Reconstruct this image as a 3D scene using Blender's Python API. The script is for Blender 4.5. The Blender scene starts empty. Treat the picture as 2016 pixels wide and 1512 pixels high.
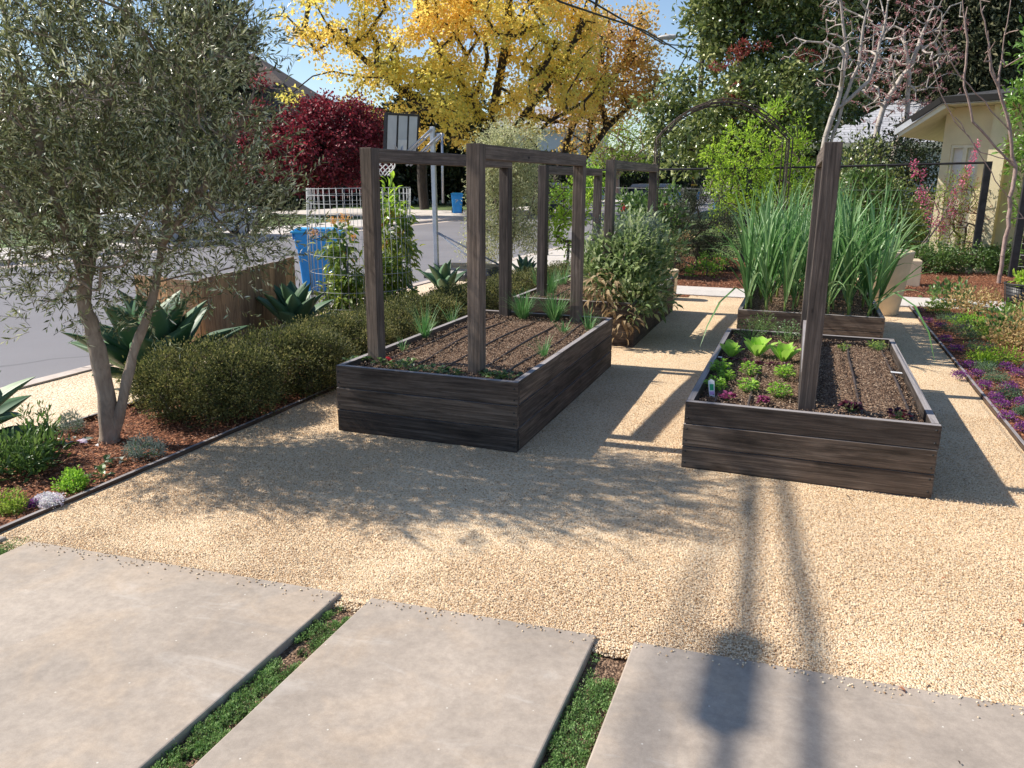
import bpy, bmesh, math, random
import numpy as np
from mathutils import Vector, Matrix
PI = math.pi
random.seed(7)
scene = bpy.context.scene
COL = scene.collection

# ---------------------------------------------------------------- camera, light, exposure
F_PX, PITCH, ROLL, YAW, CH = 1550.0, 0.2511, 0.0063, 0.3495, 1.6
_fw = np.array([-math.sin(YAW)*math.cos(PITCH), math.cos(YAW)*math.cos(PITCH), -math.sin(PITCH)])
_r0 = np.array([math.cos(YAW), math.sin(YAW), 0.0]); _u0 = np.cross(_r0, _fw)
_r = math.cos(ROLL)*_r0 + math.sin(ROLL)*_u0; _u = -math.sin(ROLL)*_r0 + math.cos(ROLL)*_u0
cam_d = bpy.data.cameras.new('camera'); cam = bpy.data.objects.new('camera', cam_d); COL.objects.link(cam)
cam_d.sensor_width = 36; cam_d.lens = F_PX/2016*36; cam_d.clip_end = 3000; cam_d.clip_start = 0.05
cam.matrix_world = Matrix(((_r[0], _u[0], -_fw[0], 0), (_r[1], _u[1], -_fw[1], 0), (_r[2], _u[2], -_fw[2], CH), (0, 0, 0, 1)))
scene.camera = cam

SUN_EL, SUN_AZ = math.radians(44.0), math.radians(-95.0)     # azimuth clockwise from +Y
world = bpy.data.worlds.new('World'); scene.world = world; world.use_nodes = True
wn = world.node_tree.nodes; wl = world.node_tree.links
bg = wn['Background']; sky = wn.new('ShaderNodeTexSky'); sky.sky_type = 'NISHITA'; sky.sun_disc = False
sky.sun_elevation = SUN_EL; sky.sun_rotation = SUN_AZ % (2*PI); sky.altitude = 30; sky.air_density = 0.9; sky.dust_density = 0.3; sky.ozone_density = 1.5
wl.new(sky.outputs[0], bg.inputs[0]); bg.inputs[1].default_value = 0.115
sun_d = bpy.data.lights.new('sun', 'SUN'); sun_d.energy = 5.0; sun_d.angle = math.radians(0.55); sun_d.color = (1.0, 0.93, 0.82)
sun = bpy.data.objects.new('sun', sun_d); COL.objects.link(sun)
sd = Vector((math.sin(SUN_AZ)*math.cos(SUN_EL), math.cos(SUN_AZ)*math.cos(SUN_EL), math.sin(SUN_EL)))
sun.rotation_euler = sd.to_track_quat('Z', 'Y').to_euler(); sun.location = (-30, 0, 30)
scene.view_settings.view_transform = 'Standard'; scene.view_settings.look = 'None'
scene.view_settings.exposure = 0.48; scene.view_settings.gamma = 1

# ---------------------------------------------------------------- placing helpers (a pixel of the photo -> a point in the place)
def ray(px, py): return _fw + _r*(px-1008)/F_PX - _u*(py-756)/F_PX
def at(px, py, z=0.0):
    d = ray(px, py); t = (z-CH)/d[2]; return np.array([d[0]*t, d[1]*t, z])
def atd(px, py, dist):                     # dist = metres ahead along the ground
    d = ray(px, py); t = dist/(d @ np.array([-math.sin(YAW), math.cos(YAW), 0])); return d*t + np.array([0, 0, CH])
def onY(px, py, Y):
    d = ray(px, py); t = Y/d[1]; return d*t + np.array([0, 0, CH])
def onX(px, py, X):
    d = ray(px, py); t = X/d[0]; return d*t + np.array([0, 0, CH])

# ---------------------------------------------------------------- materials
MATS = {}
def nt(name):
    m = bpy.data.materials.new(name); m.use_nodes = True; MATS[name] = m
    return m, m.node_tree.nodes, m.node_tree.links, m.node_tree.nodes['Principled BSDF']
def ramp(n, l, src, stops):
    r = n.new('ShaderNodeValToRGB'); e = r.color_ramp.elements
    while len(e) < len(stops): e.new(0.5)
    for i, (p, c) in enumerate(stops): e[i].position = p; e[i].color = (*c, 1)
    l.new(src, r.inputs[0]); return r.outputs[0]
def noise(n, l, vec, scale, detail=4, rough=0.55, dist=0.0):
    t = n.new('ShaderNodeTexNoise'); t.inputs['Scale'].default_value = scale; t.inputs['Detail'].default_value = detail
    t.inputs['Roughness'].default_value = rough; t.inputs['Distortion'].default_value = dist
    if vec is not None: l.new(vec, t.inputs['Vector'])
    return t.outputs['Fac']
def bump(n, l, h, strength, dist, prev=None):
    b = n.new('ShaderNodeBump'); b.inputs['Strength'].default_value = strength; b.inputs['Distance'].default_value = dist
    l.new(h, b.inputs['Height'])
    if prev is not None: l.new(prev, b.inputs['Normal'])
    return b.outputs['Normal']
def mix(n, l, fac, a, b, mode='MIX'):
    m = n.new('ShaderNodeMix'); m.data_type = 'RGBA'; m.blend_type = mode
    if isinstance(fac, (int, float)): m.inputs[0].default_value = fac
    else: l.new(fac, m.inputs[0])
    for i, x in ((6, a), (7, b)):
        if isinstance(x, tuple): m.inputs[i].default_value = (*x, 1)
        else: l.new(x, m.inputs[i])
    return m.outputs[2]
def coords(n, kind='Object'):
    return n.new('ShaderNodeTexCoord').outputs[kind]
def mapping(n, l, vec, scale=(1, 1, 1), loc=(0, 0, 0)):
    m = n.new('ShaderNodeMapping'); m.inputs['Scale'].default_value = scale; m.inputs['Location'].default_value = loc
    l.new(vec, m.inputs['Vector']); return m.outputs[0]

def plain(name, c, rough=0.5, metal=0.0, var=0.12, scale=6.0, b=0.0, bs=60, spec=0.5, coat=0):
    m, n, l, p = nt(name)
    co = coords(n); f = noise(n, l, co, scale, 6)
    c2 = tuple(x*(1-var*1.6) for x in c); c1 = tuple(min(1, x*(1+var)) for x in c)
    l.new(ramp(n, l, f, [(0.3, c2), (0.7, c1)]), p.inputs['Base Color'])
    p.inputs['Roughness'].default_value = rough; p.inputs['Metallic'].default_value = metal
    p.inputs['Specular IOR Level'].default_value = spec; p.inputs['Coat Weight'].default_value = coat
    if b: l.new(bump(n, l, noise(n, l, co, bs, 4), b, 0.01), p.inputs['Normal'])
    return m

def leafmat(name, stops, trans=0.3, rough=0.45, spec=0.5, tcol=None):
    m, n, l, p = nt(name)
    a = n.new('ShaderNodeAttribute'); a.attribute_name = 'rnd'
    c = ramp(n, l, a.outputs['Fac'], stops)
    l.new(c, p.inputs['Base Color']); p.inputs['Roughness'].default_value = rough; p.inputs['Specular IOR Level'].default_value = spec
    t = n.new('ShaderNodeBsdfTranslucent')
    if tcol: l.new(mix(n, l, 0.6, c, tcol), t.inputs['Color'])
    else: l.new(mix(n, l, 0.5, c, c, 'ADD'), t.inputs['Color'])
    ms = n.new('ShaderNodeMixShader'); ms.inputs[0].default_value = trans
    l.new(p.outputs[0], ms.inputs[1]); l.new(t.outputs[0], ms.inputs[2])
    l.new(ms.outputs[0], n['Material Output'].inputs['Surface'])
    return m

def woodmat(name, dark, mid, light, rough=0.8, stain=(0.02, 0.018, 0.016), stainamt=0.6, bstr=0.5, topw=0.8):
    m, n, l, p = nt(name)
    uv = coords(n, 'UV')
    g = noise(n, l, mapping(n, l, uv, (1.6, 38, 1)), 1.5, 8, 0.62, 0.9)
    fine = noise(n, l, mapping(n, l, uv, (4, 260, 1)), 1.2, 4, 0.6, 0.3)
    c = ramp(n, l, g, [(0.28, dark), (0.5, mid), (0.74, light)])
    c = mix(n, l, 0.35, c, ramp(n, l, fine, [(0.35, (0.25, 0.25, 0.25)), (0.65, (1, 1, 1))]), 'MULTIPLY')
    s = noise(n, l, mapping(n, l, uv, (1.3, 5.5, 1), (3.1, 7.7, 0)), 1.4, 5, 0.6, 0.4)
    sf = ramp(n, l, s, [(0.5, (0, 0, 0)), (0.68, (stainamt,)*3)])
    c = mix(n, l, sf, c, stain)
    wv = n.new('ShaderNodeTexWave'); wv.wave_type = 'BANDS'; wv.bands_direction = 'Y'; wv.inputs['Scale'].default_value = 1.0; wv.inputs['Distortion'].default_value = 9.0; wv.inputs['Detail'].default_value = 3.0; wv.inputs['Detail Scale'].default_value = 0.8
    l.new(mapping(n, l, uv, (0.9, 11, 1)), wv.inputs['Vector'])
    c = mix(n, l, 0.32, c, ramp(n, l, wv.outputs['Fac'], [(0.0, (0.45, 0.42, 0.40)), (0.25, (0.95, 0.95, 0.95)), (1.0, (1.25, 1.22, 1.18))]), 'MULTIPLY')
    wp = noise(n, l, mapping(n, l, uv, (2.2, 3.0, 1), (1.7, 2.2, 0)), 1.0, 6, 0.65)
    c = mix(n, l, 0.8, c, ramp(n, l, wp, [(0.3, (0.55, 0.55, 0.58)), (0.7, (1.3, 1.25, 1.2))]), 'MULTIPLY')
    # knots
    v = n.new('ShaderNodeTexVoronoi'); v.inputs['Scale'].default_value = 1.0
    l.new(mapping(n, l, uv, (3.1, 6.5, 1)), v.inputs['Vector'])
    kf = ramp(n, l, v.outputs['Distance'], [(0.03, (1, 1, 1)), (0.075, (0, 0, 0))])
    c = mix(n, l, kf, c, (0.012, 0.010, 0.009))
    a = n.new('ShaderNodeAttribute'); a.attribute_name = 'rnd'
    c = mix(n, l, 0.9, c, ramp(n, l, a.outputs['Fac'], [(0.0, (0.42, 0.42, 0.45)), (0.5, (0.85, 0.84, 0.84)), (1.0, (1.3, 1.22, 1.12))]), 'MULTIPLY')
    ge = n.new('ShaderNodeNewGeometry'); sz = n.new('ShaderNodeSeparateXYZ'); l.new(ge.outputs['True Normal'], sz.inputs[0])     # top faces painted paler: sunlit look in the colour, plus some bleaching
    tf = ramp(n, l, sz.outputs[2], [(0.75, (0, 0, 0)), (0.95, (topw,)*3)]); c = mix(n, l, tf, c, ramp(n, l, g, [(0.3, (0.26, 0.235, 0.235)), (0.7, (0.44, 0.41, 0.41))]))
    l.new(c, p.inputs['Base Color']); p.inputs['Roughness'].default_value = rough; p.inputs['Specular IOR Level'].default_value = 0.3
    nb = bump(n, l, g, bstr, 0.006); nb = bump(n, l, fine, bstr, 0.003, nb)
    l.new(nb, p.inputs['Normal'])
    return m

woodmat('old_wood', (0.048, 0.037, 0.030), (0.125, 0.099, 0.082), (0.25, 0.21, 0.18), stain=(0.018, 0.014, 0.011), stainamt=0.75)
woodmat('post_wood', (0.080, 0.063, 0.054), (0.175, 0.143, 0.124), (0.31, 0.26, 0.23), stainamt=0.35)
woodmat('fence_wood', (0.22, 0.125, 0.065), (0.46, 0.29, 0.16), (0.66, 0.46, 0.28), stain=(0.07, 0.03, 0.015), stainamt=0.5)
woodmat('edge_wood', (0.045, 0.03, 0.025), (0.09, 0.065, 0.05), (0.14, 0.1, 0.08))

def gravelmat(name, cols, scale, bs=1.0, mott=(0.76, 0.72, 0.67)):
    m, n, l, p = nt(name); co = coords(n)
    v = n.new('ShaderNodeTexVoronoi'); v.inputs['Scale'].default_value = scale; l.new(co, v.inputs['Vector'])
    sx = n.new('ShaderNodeSeparateColor'); l.new(v.outputs['Color'], sx.inputs[0])
    c = ramp(n, l, sx.outputs[0], cols)
    f = noise(n, l, co, 1.1, 5, 0.6)
    c = mix(n, l, 0.8, c, ramp(n, l, f, [(0.3, mott), (0.7, (1.08, 1.06, 1.04))]), 'MULTIPLY')
    l.new(c, p.inputs['Base Color']); p.inputs['Roughness'].default_value = 0.85; p.inputs['Specular IOR Level'].default_value = 0.25
    inv = n.new('ShaderNodeMath'); inv.operation = 'SUBTRACT'; inv.inputs[0].default_value = 1.0; l.new(v.outputs['Distance'], inv.inputs[1])
    l.new(bump(n, l, inv.outputs[0], bs, 0.8/scale), p.inputs['Normal'])
    return m
gravelmat('gravel', [(0.0, (0.34, 0.19, 0.10)), (0.12, (0.66, 0.44, 0.25)), (0.5, (0.78, 0.60, 0.40)), (0.85, (0.88, 0.73, 0.52)), (1.0, (0.55, 0.43, 0.32))], 135)
gravelmat('strip_gravel', [(0.0, (0.5, 0.36, 0.22)), (0.3, (0.78, 0.62, 0.46)), (1.0, (0.9, 0.76, 0.6))], 70, 0.7)
gravelmat('soil', [(0.0, (0.05, 0.032, 0.022)), (0.4, (0.14, 0.088, 0.06)), (0.8, (0.26, 0.17, 0.115)), (1.0, (0.42, 0.30, 0.21))], 120, 1.0)
gravelmat('mulch', [(0.0, (0.05, 0.018, 0.010)), (0.4, (0.15, 0.055, 0.028)), (0.8, (0.27, 0.105, 0.05)), (1.0, (0.42, 0.20, 0.11))], 55, 1.0)

def asphalt():
    m, n, l, p = nt('asphalt'); co = coords(n)
    f = noise(n, l, co, 0.35, 6, 0.6); g = noise(n, l, co, 260, 3, 0.7)
    c = ramp(n, l, f, [(0.3, (0.165, 0.158, 0.172)), (0.7, (0.215, 0.207, 0.222))])
    c = mix(n, l, 0.5, c, ramp(n, l, g, [(0.3, (0.6, 0.6, 0.6)), (0.7, (1.25, 1.25, 1.25))]), 'MULTIPLY')
    # crack sealing
    v = n.new('ShaderNodeTexVoronoi'); v.feature = 'DISTANCE_TO_EDGE'; v.inputs['Scale'].default_value = 0.16
    w = n.new('ShaderNodeVectorMath'); w.operation = 'ADD'; l.new(co, w.inputs[0])
    nn = n.new('ShaderNodeTexNoise'); nn.inputs['Scale'].default_value = 0.8; l.new(co, nn.inputs['Vector']); l.new(nn.outputs['Color'], w.inputs[1])
    l.new(w.outputs[0], v.inputs['Vector'])
    c = mix(n, l, ramp(n, l, v.outputs['Distance'], [(0.0, (0.55,)*3), (0.006, (0, 0, 0))]), c, (0.06, 0.06, 0.065))
    l.new(c, p.inputs['Base Color']); p.inputs['Roughness'].default_value = 0.85
    l.new(bump(n, l, g, 0.4, 0.003), p.inputs['Normal'])
asphalt()
def concrete(name, a, b, c3, rough=0.7, stain=0.5):
    m, n, l, p = nt(name); co = coords(n)
    f = noise(n, l, co, 1.7, 8, 0.6, 0.4); f2 = noise(n, l, mapping(n, l, co, loc=(5, 3, 1)), 3.1, 8, 0.65, 0.8); g = noise(n, l, co, 320, 2, 0.7)
    c = ramp(n, l, f, [(0.32, a), (0.66, b)])
    c = mix(n, l, ramp(n, l, f2, [(0.48, (0, 0, 0)), (0.72, (stain,)*3)]), c, c3)
    c = mix(n, l, 0.35, c, ramp(n, l, g, [(0.3, (0.72, 0.72, 0.72)), (0.7, (1.2, 1.2, 1.2))]), 'MULTIPLY')
    f3 = noise(n, l, mapping(n, l, co, loc=(2, 8, 1)), 26, 5, 0.75); c = mix(n, l, 0.7, c, ramp(n, l, f3, [(0.35, (0.80, 0.79, 0.78)), (0.65, (1.14, 1.13, 1.12))]), 'MULTIPLY')
    f4 = noise(n, l, mapping(n, l, co, (0.7, 2.4, 1), (9, 1, 4)), 2.2, 7, 0.7, 1.2); c = mix(n, l, ramp(n, l, f4, [(0.58, (0, 0, 0)), (0.75, (0.35,)*3)]), c, (0.62, 0.58, 0.54))
    v = n.new('ShaderNodeTexVoronoi'); v.inputs['Scale'].default_value = 55; l.new(co, v.inputs['Vector'])
    sx = n.new('ShaderNodeSeparateColor'); l.new(v.outputs['Color'], sx.inputs[0])
    k = n.new('ShaderNodeMath'); k.operation = 'GREATER_THAN'; k.inputs[1].default_value = 0.975; l.new(sx.outputs[0], k.inputs[0])
    d = n.new('ShaderNodeMath'); d.operation = 'LESS_THAN'; d.inputs[1].default_value = 0.16; l.new(v.outputs['Distance'], d.inputs[0])
    kd = n.new('ShaderNodeMath'); kd.operation = 'MULTIPLY'; l.new(k.outputs[0], kd.inputs[0]); l.new(d.outputs[0], kd.inputs[1])
    c = mix(n, l, kd.outputs[0], c, (0.62, 0.58, 0.52))
    l.new(c, p.inputs['Base Color']); p.inputs['Roughness'].default_value = rough
    l.new(bump(n, l, g, 0.25, 0.002), p.inputs['Normal'])
    return m
concrete('slab', (0.30, 0.255, 0.215), (0.435, 0.368, 0.308), (0.50, 0.385, 0.28), stain=0.6)
concrete('walk', (0.55, 0.51, 0.47), (0.66, 0.61, 0.57), (0.5, 0.45, 0.4))
concrete('kerb', (0.50, 0.42, 0.37), (0.62, 0.53, 0.47), (0.36, 0.31, 0.27))
plain('lawn', (0.10, 0.15, 0.035), 0.9, var=0.5, scale=1.5, b=0.6, bs=40)
plain('far_ground', (0.13, 0.12, 0.06), 0.95, var=0.4, scale=0.3)
plain('bin_blue', (0.012, 0.27, 0.68), 0.38, var=0.12, scale=3)
plain('bin_lid', (0.03, 0.38, 0.72), 0.4, var=0.1)
plain('black_plastic', (0.022, 0.023, 0.028), 0.45, var=0.3, scale=9)
plain('rubber', (0.02, 0.02, 0.02), 0.8)
plain('silver', (0.52, 0.53, 0.56), 0.4, 0.55, var=0.1)
plain('wire_metal', (0.42, 0.43, 0.44), 0.6, 0.2, var=0.2)
plain('rust_metal', (0.10, 0.072, 0.058), 0.7, 0.4, var=0.5, scale=30, b=0.3)
plain('dark_steel', (0.035, 0.034, 0.037), 0.6, 0.3, var=0.3, scale=10, b=0.2)
plain('white_plastic', (0.72, 0.72, 0.72), 0.5, var=0.06)
plain('board_grey', (0.55, 0.57, 0.60), 0.35, var=0.05)
plain('net_white', (0.8, 0.8, 0.8), 0.9)
plain('tub_cream', (0.66, 0.53, 0.36), 0.65, var=0.13, scale=4, b=0.15, bs=30)
plain('drip_brown', (0.060, 0.042, 0.036), 0.6, var=0.3)
plain('stucco', (0.72, 0.63, 0.42), 0.9, var=0.05, scale=3, b=0.35, bs=90)
plain('trim_cream', (0.72, 0.67, 0.52), 0.7, var=0.06)
plain('house_beige', (0.42, 0.38, 0.32), 0.9, var=0.08)
plain('house_white', (0.62, 0.63, 0.68), 0.8, var=0.05)
plain('window_dark', (0.02, 0.024, 0.03), 0.25, var=0.2, spec=0.3)
plain('curtain', (0.86, 0.83, 0.78), 0.8, var=0.05)
plain('chrome', (0.6, 0.6, 0.62), 0.2, 0.9)
plain('car_black', (0.010, 0.011, 0.014), 0.35, 0.0, coat=0.2)
plain('car_white', (0.62, 0.64, 0.68), 0.25, 0.0, coat=0.8)
plain('car_grey', (0.05, 0.055, 0.06), 0.25, 0.3, coat=0.8)
plain('tail_red', (0.5, 0.02, 0.02), 0.3)
plain('cable_black', (0.015, 0.015, 0.017), 0.6)
plain('pole_wood', (0.07, 0.05, 0.038), 0.9, var=0.3, scale=8, b=0.4)
plain('yellow_band', (0.55, 0.33, 0.03), 0.5)
plain('lamp_white', (0.55, 0.56, 0.58), 0.4)
plain('terracotta', (0.40, 0.15, 0.07), 0.8)
plain('stone_tan', (0.45, 0.36, 0.27), 0.85, var=0.25, scale=8, b=0.4)
def barkmat(name, a, b, sx=14, st=0.9):
    m, n, l, p = nt(name); co = coords(n)
    f = noise(n, l, mapping(n, l, co, (sx, sx, sx*0.35)), 1.6, 6, 0.65, 0.6); g = noise(n, l, co, 5, 4)
    c = ramp(n, l, f, [(0.3, a), (0.68, b)])
    c = mix(n, l, 0.5, c, ramp(n, l, g, [(0.3, (0.7, 0.7, 0.7)), (0.7, (1.15, 1.13, 1.1))]), 'MULTIPLY')
    l.new(c, p.inputs['Base Color']); p.inputs['Roughness'].default_value = 0.9
    l.new(bump(n, l, f, st, 0.01), p.inputs['Normal'])
barkmat('bark_olive', (0.20, 0.15, 0.115), (0.42, 0.34, 0.27))
barkmat('bark_dark', (0.018, 0.014, 0.012), (0.065, 0.050, 0.040), 5)
barkmat('bark_pale', (0.30, 0.26, 0.23), (0.58, 0.51, 0.46), 10)
barkmat('bark_pink', (0.24, 0.165, 0.14), (0.46, 0.34, 0.30), 18)
barkmat('twig', (0.10, 0.07, 0.05), (0.2, 0.15, 0.11), 20)
def rooftile(name, a, b):
    m, n, l, p = nt(name); uv = coords(n, 'UV')
    br = n.new('ShaderNodeTexBrick'); br.inputs['Scale'].default_value = 1.0; br.inputs['Brick Width'].default_value = 0.45; br.inputs['Row Height'].default_value = 0.22
    br.inputs['Mortar Size'].default_value = 0.02; br.inputs['Color1'].default_value = (*a, 1); br.inputs['Color2'].default_value = (*b, 1); br.inputs['Mortar'].default_value = (*[x*0.6 for x in a], 1)
    l.new(uv, br.inputs['Vector']); f = noise(n, l, uv, 1.4, 5)
    c = mix(n, l, 0.6, br.outputs['Color'], ramp(n, l, f, [(0.3, (0.6, 0.6, 0.6)), (0.7, (1.2, 1.2, 1.2))]), 'MULTIPLY')
    l.new(c, p.inputs['Base Color']); p.inputs['Roughness'].default_value = 0.9
    l.new(bump(n, l, br.outputs['Fac'], 0.6, -0.02), p.inputs['Normal'])
rooftile('roof_brown', (0.085, 0.062, 0.055), (0.13, 0.10, 0.09))
rooftile('roof_dark', (0.035, 0.032, 0.030), (0.06, 0.055, 0.05))
rooftile('roof_pale', (0.42, 0.43, 0.47), (0.5, 0.5, 0.54))

G = lambda *a: [(i/(len(a)-1), c) for i, c in enumerate(a)]
leafmat('olive_leaf', [(0.0, (0.03, 0.045, 0.012)), (0.38, (0.11, 0.13, 0.04)), (0.57, (0.28, 0.31, 0.13)), (0.77, (0.60, 0.62, 0.40)), (1.0, (0.85, 0.85, 0.70))], 0.22, 0.32, 0.8)
leafmat('young_olive_leaf', G((0.13, 0.15, 0.06), (0.32, 0.34, 0.16), (0.54, 0.54, 0.31), (0.74, 0.72, 0.48)), 0.35, 0.45)
leafmat('yellow_leaf', G((0.28, 0.30, 0.08), (0.54, 0.52, 0.12), (0.78, 0.63, 0.16), (0.86, 0.60, 0.17), (0.82, 0.50, 0.20)), 0.5, 0.7)
leafmat('orange_leaf', G((0.34, 0.27, 0.07), (0.62, 0.46, 0.12), (0.68, 0.44, 0.16), (0.58, 0.34, 0.17)), 0.4, 0.6)
leafmat('maple_leaf', G((0.03, 0.004, 0.007), (0.11, 0.010, 0.020), (0.26, 0.028, 0.045), (0.50, 0.09, 0.11)), 0.3, 0.5)
leafmat('magnolia_leaf', G((0.022, 0.042, 0.012), (0.08, 0.12, 0.03), (0.26, 0.30, 0.09), (0.66, 0.65, 0.30)), 0.25, 0.3, 0.7)
leafmat('bronze_leaf', G((0.10, 0.015, 0.012), (0.28, 0.05, 0.05), (0.34, 0.10, 0.05)), 0.3, 0.5)
leafmat('conifer_leaf', G((0.016, 0.026, 0.010), (0.06, 0.07, 0.026), (0.17, 0.15, 0.07)), 0.1, 0.7)
leafmat('dark_leaf', G((0.006, 0.012, 0.005), (0.018, 0.032, 0.010), (0.05, 0.075, 0.02)), 0.12, 0.5)
leafmat('lime_leaf', G((0.16, 0.27, 0.025), (0.30, 0.45, 0.04), (0.45, 0.58, 0.08)), 0.5, 0.5)
leafmat('mid_leaf', G((0.035, 0.075, 0.02), (0.085, 0.16, 0.035), (0.20, 0.29, 0.07)), 0.3, 0.42, 0.6)
leafmat('sage_leaf', G((0.07, 0.12, 0.04), (0.17, 0.25, 0.08), (0.33, 0.40, 0.18), (0.52, 0.55, 0.38)), 0.3, 0.6)
leafmat('grey_leaf', G((0.10, 0.13, 0.11), (0.22, 0.27, 0.22), (0.4, 0.44, 0.38)), 0.2, 0.7)
leafmat('dry_leaf', G((0.14, 0.09, 0.045), (0.34, 0.24, 0.13), (0.52, 0.42, 0.26)), 0.3, 0.8)
leafmat('hedge_leaf', G((0.016, 0.022, 0.008), (0.055, 0.07, 0.022), (0.17, 0.18, 0.055), (0.46, 0.40, 0.15)), 0.28, 0.7)
leafmat('rosemary_leaf', G((0.022, 0.030, 0.015), (0.055, 0.07, 0.035), (0.13, 0.15, 0.085)), 0.1, 0.7)
leafmat('laurel_leaf', G((0.07, 0.16, 0.02), (0.14, 0.27, 0.04), (0.28, 0.42, 0.10)), 0.3, 0.35, 0.7)
leafmat('avocado_leaf', G((0.05, 0.10, 0.02), (0.11, 0.19, 0.03), (0.26, 0.32, 0.05), (0.45, 0.45, 0.08)), 0.35, 0.3, 0.7)
leafmat('orange_bloom', G((0.62, 0.26, 0.05), (0.80, 0.42, 0.10), (0.85, 0.55, 0.22)), 0.3, 0.7)
leafmat('pink_bud', G((0.22, 0.07, 0.08), (0.42, 0.18, 0.19), (0.5, 0.3, 0.28)), 0.3, 0.8)
leafmat('pink_bloom', G((0.45, 0.06, 0.16), (0.70, 0.16, 0.30), (0.8, 0.35, 0.45)), 0.3, 0.8)
leafmat('purple_bloom', G((0.07, 0.012, 0.07), (0.20, 0.04, 0.22), (0.36, 0.12, 0.40)), 0.3, 0.8)
leafmat('white_bloom', G((0.62, 0.62, 0.60), (0.82, 0.82, 0.82), (0.60, 0.40, 0.62)), 0.2, 0.8)
leafmat('lettuce_leaf', G((0.20, 0.40, 0.05), (0.34, 0.56, 0.09), (0.48, 0.68, 0.16)), 0.4, 0.45)
leafmat('parsley_leaf', G((0.12, 0.28, 0.02), (0.24, 0.44, 0.04), (0.38, 0.58, 0.08)), 0.4, 0.5)
leafmat('red_leaf', G((0.028, 0.005, 0.010), (0.07, 0.010, 0.022), (0.14, 0.02, 0.05)), 0.3, 0.5)
leafmat('magenta_leaf', G((0.10, 0.012, 0.04), (0.26, 0.03, 0.12), (0.36, 0.08, 0.2)), 0.3, 0.5)
leafmat('leek_leaf', G((0.05, 0.14, 0.035), (0.11, 0.25, 0.075), (0.21, 0.37, 0.14), (0.38, 0.53, 0.27)), 0.3, 0.42, 0.6)
leafmat('leek_stalk', G((0.25, 0.34, 0.08), (0.45, 0.55, 0.2)), 0.2, 0.5)
leafmat('chive_leaf', G((0.05, 0.15, 0.04), (0.10, 0.26, 0.07), (0.24, 0.40, 0.16)), 0.25, 0.5)
leafmat('agave_leaf', G((0.025, 0.075, 0.030), (0.055, 0.13, 0.055), (0.13, 0.22, 0.11)), 0.05, 0.5)
leafmat('thyme_leaf', G((0.16, 0.11, 0.075), (0.10, 0.15, 0.05), (0.17, 0.30, 0.08), (0.28, 0.44, 0.15), (0.42, 0.48, 0.26)), 0.25, 0.7)
leafmat('fern_leaf', G((0.14, 0.24, 0.02), (0.27, 0.38, 0.05), (0.42, 0.48, 0.12)), 0.35, 0.5)
leafmat('blond_leaf', G((0.28, 0.18, 0.08), (0.48, 0.34, 0.15), (0.55, 0.45, 0.20)), 0.3, 0.6)
leafmat('strawberry_leaf', G((0.02, 0.05, 0.015), (0.05, 0.11, 0.03), (0.14, 0.22, 0.05)), 0.25, 0.4)
leafmat('chip', G((0.07, 0.022, 0.012), (0.20, 0.07, 0.035), (0.36, 0.16, 0.085), (0.55, 0.34, 0.22)), 0.0, 0.85)
leafmat('pebble', [(0.0, (0.26, 0.15, 0.08)), (0.14, (0.60, 0.41, 0.23)), (0.5, (0.76, 0.59, 0.395)), (0.9, (0.88, 0.74, 0.54)), (1.0, (0.46, 0.38, 0.29))], 0.0, 0.8, 0.3)
leafmat('clod', G((0.06, 0.036, 0.024), (0.15, 0.092, 0.062), (0.28, 0.19, 0.13), (0.48, 0.37, 0.27)), 0.0, 0.95, 0.1)

# ---------------------------------------------------------------- object helpers
def link(name, me, parent=None):
    o = bpy.data.objects.new(name, me); COL.objects.link(o)
    if parent is not None: o.parent = parent
    return o
def tag(o, label, cat, group=None):
    o['label'] = label; o['category'] = cat
    if group: o['group'] = group
    return o
def thing(name, label, cat, loc=(0, 0, 0), rz=0, group=None):
    o = bpy.data.objects.new(name, None); COL.objects.link(o); o.location = tuple(float(v) for v in loc); o.rotation_euler = (0, 0, rz)
    o.empty_display_size = 0.2
    return tag(o, label, cat, group)
def struct(o, kind='structure'): o['kind'] = kind; return o
KIDS = {}
def kids(o): return [c for c in COL.objects if c.parent == o]
def copy_thing(root, loc, rz=0, label=None, s=1.0):
    r = root.copy(); COL.objects.link(r); r.location = tuple(float(v) for v in loc); r.rotation_euler = (0, 0, rz)
    r.scale = (s, s, s)
    if label: r['label'] = label
    for ch in kids(root):
        c = ch.copy(); COL.objects.link(c); c.parent = r
        for g in kids(ch):
            d = g.copy(); COL.objects.link(d); d.parent = c
    return r

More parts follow.
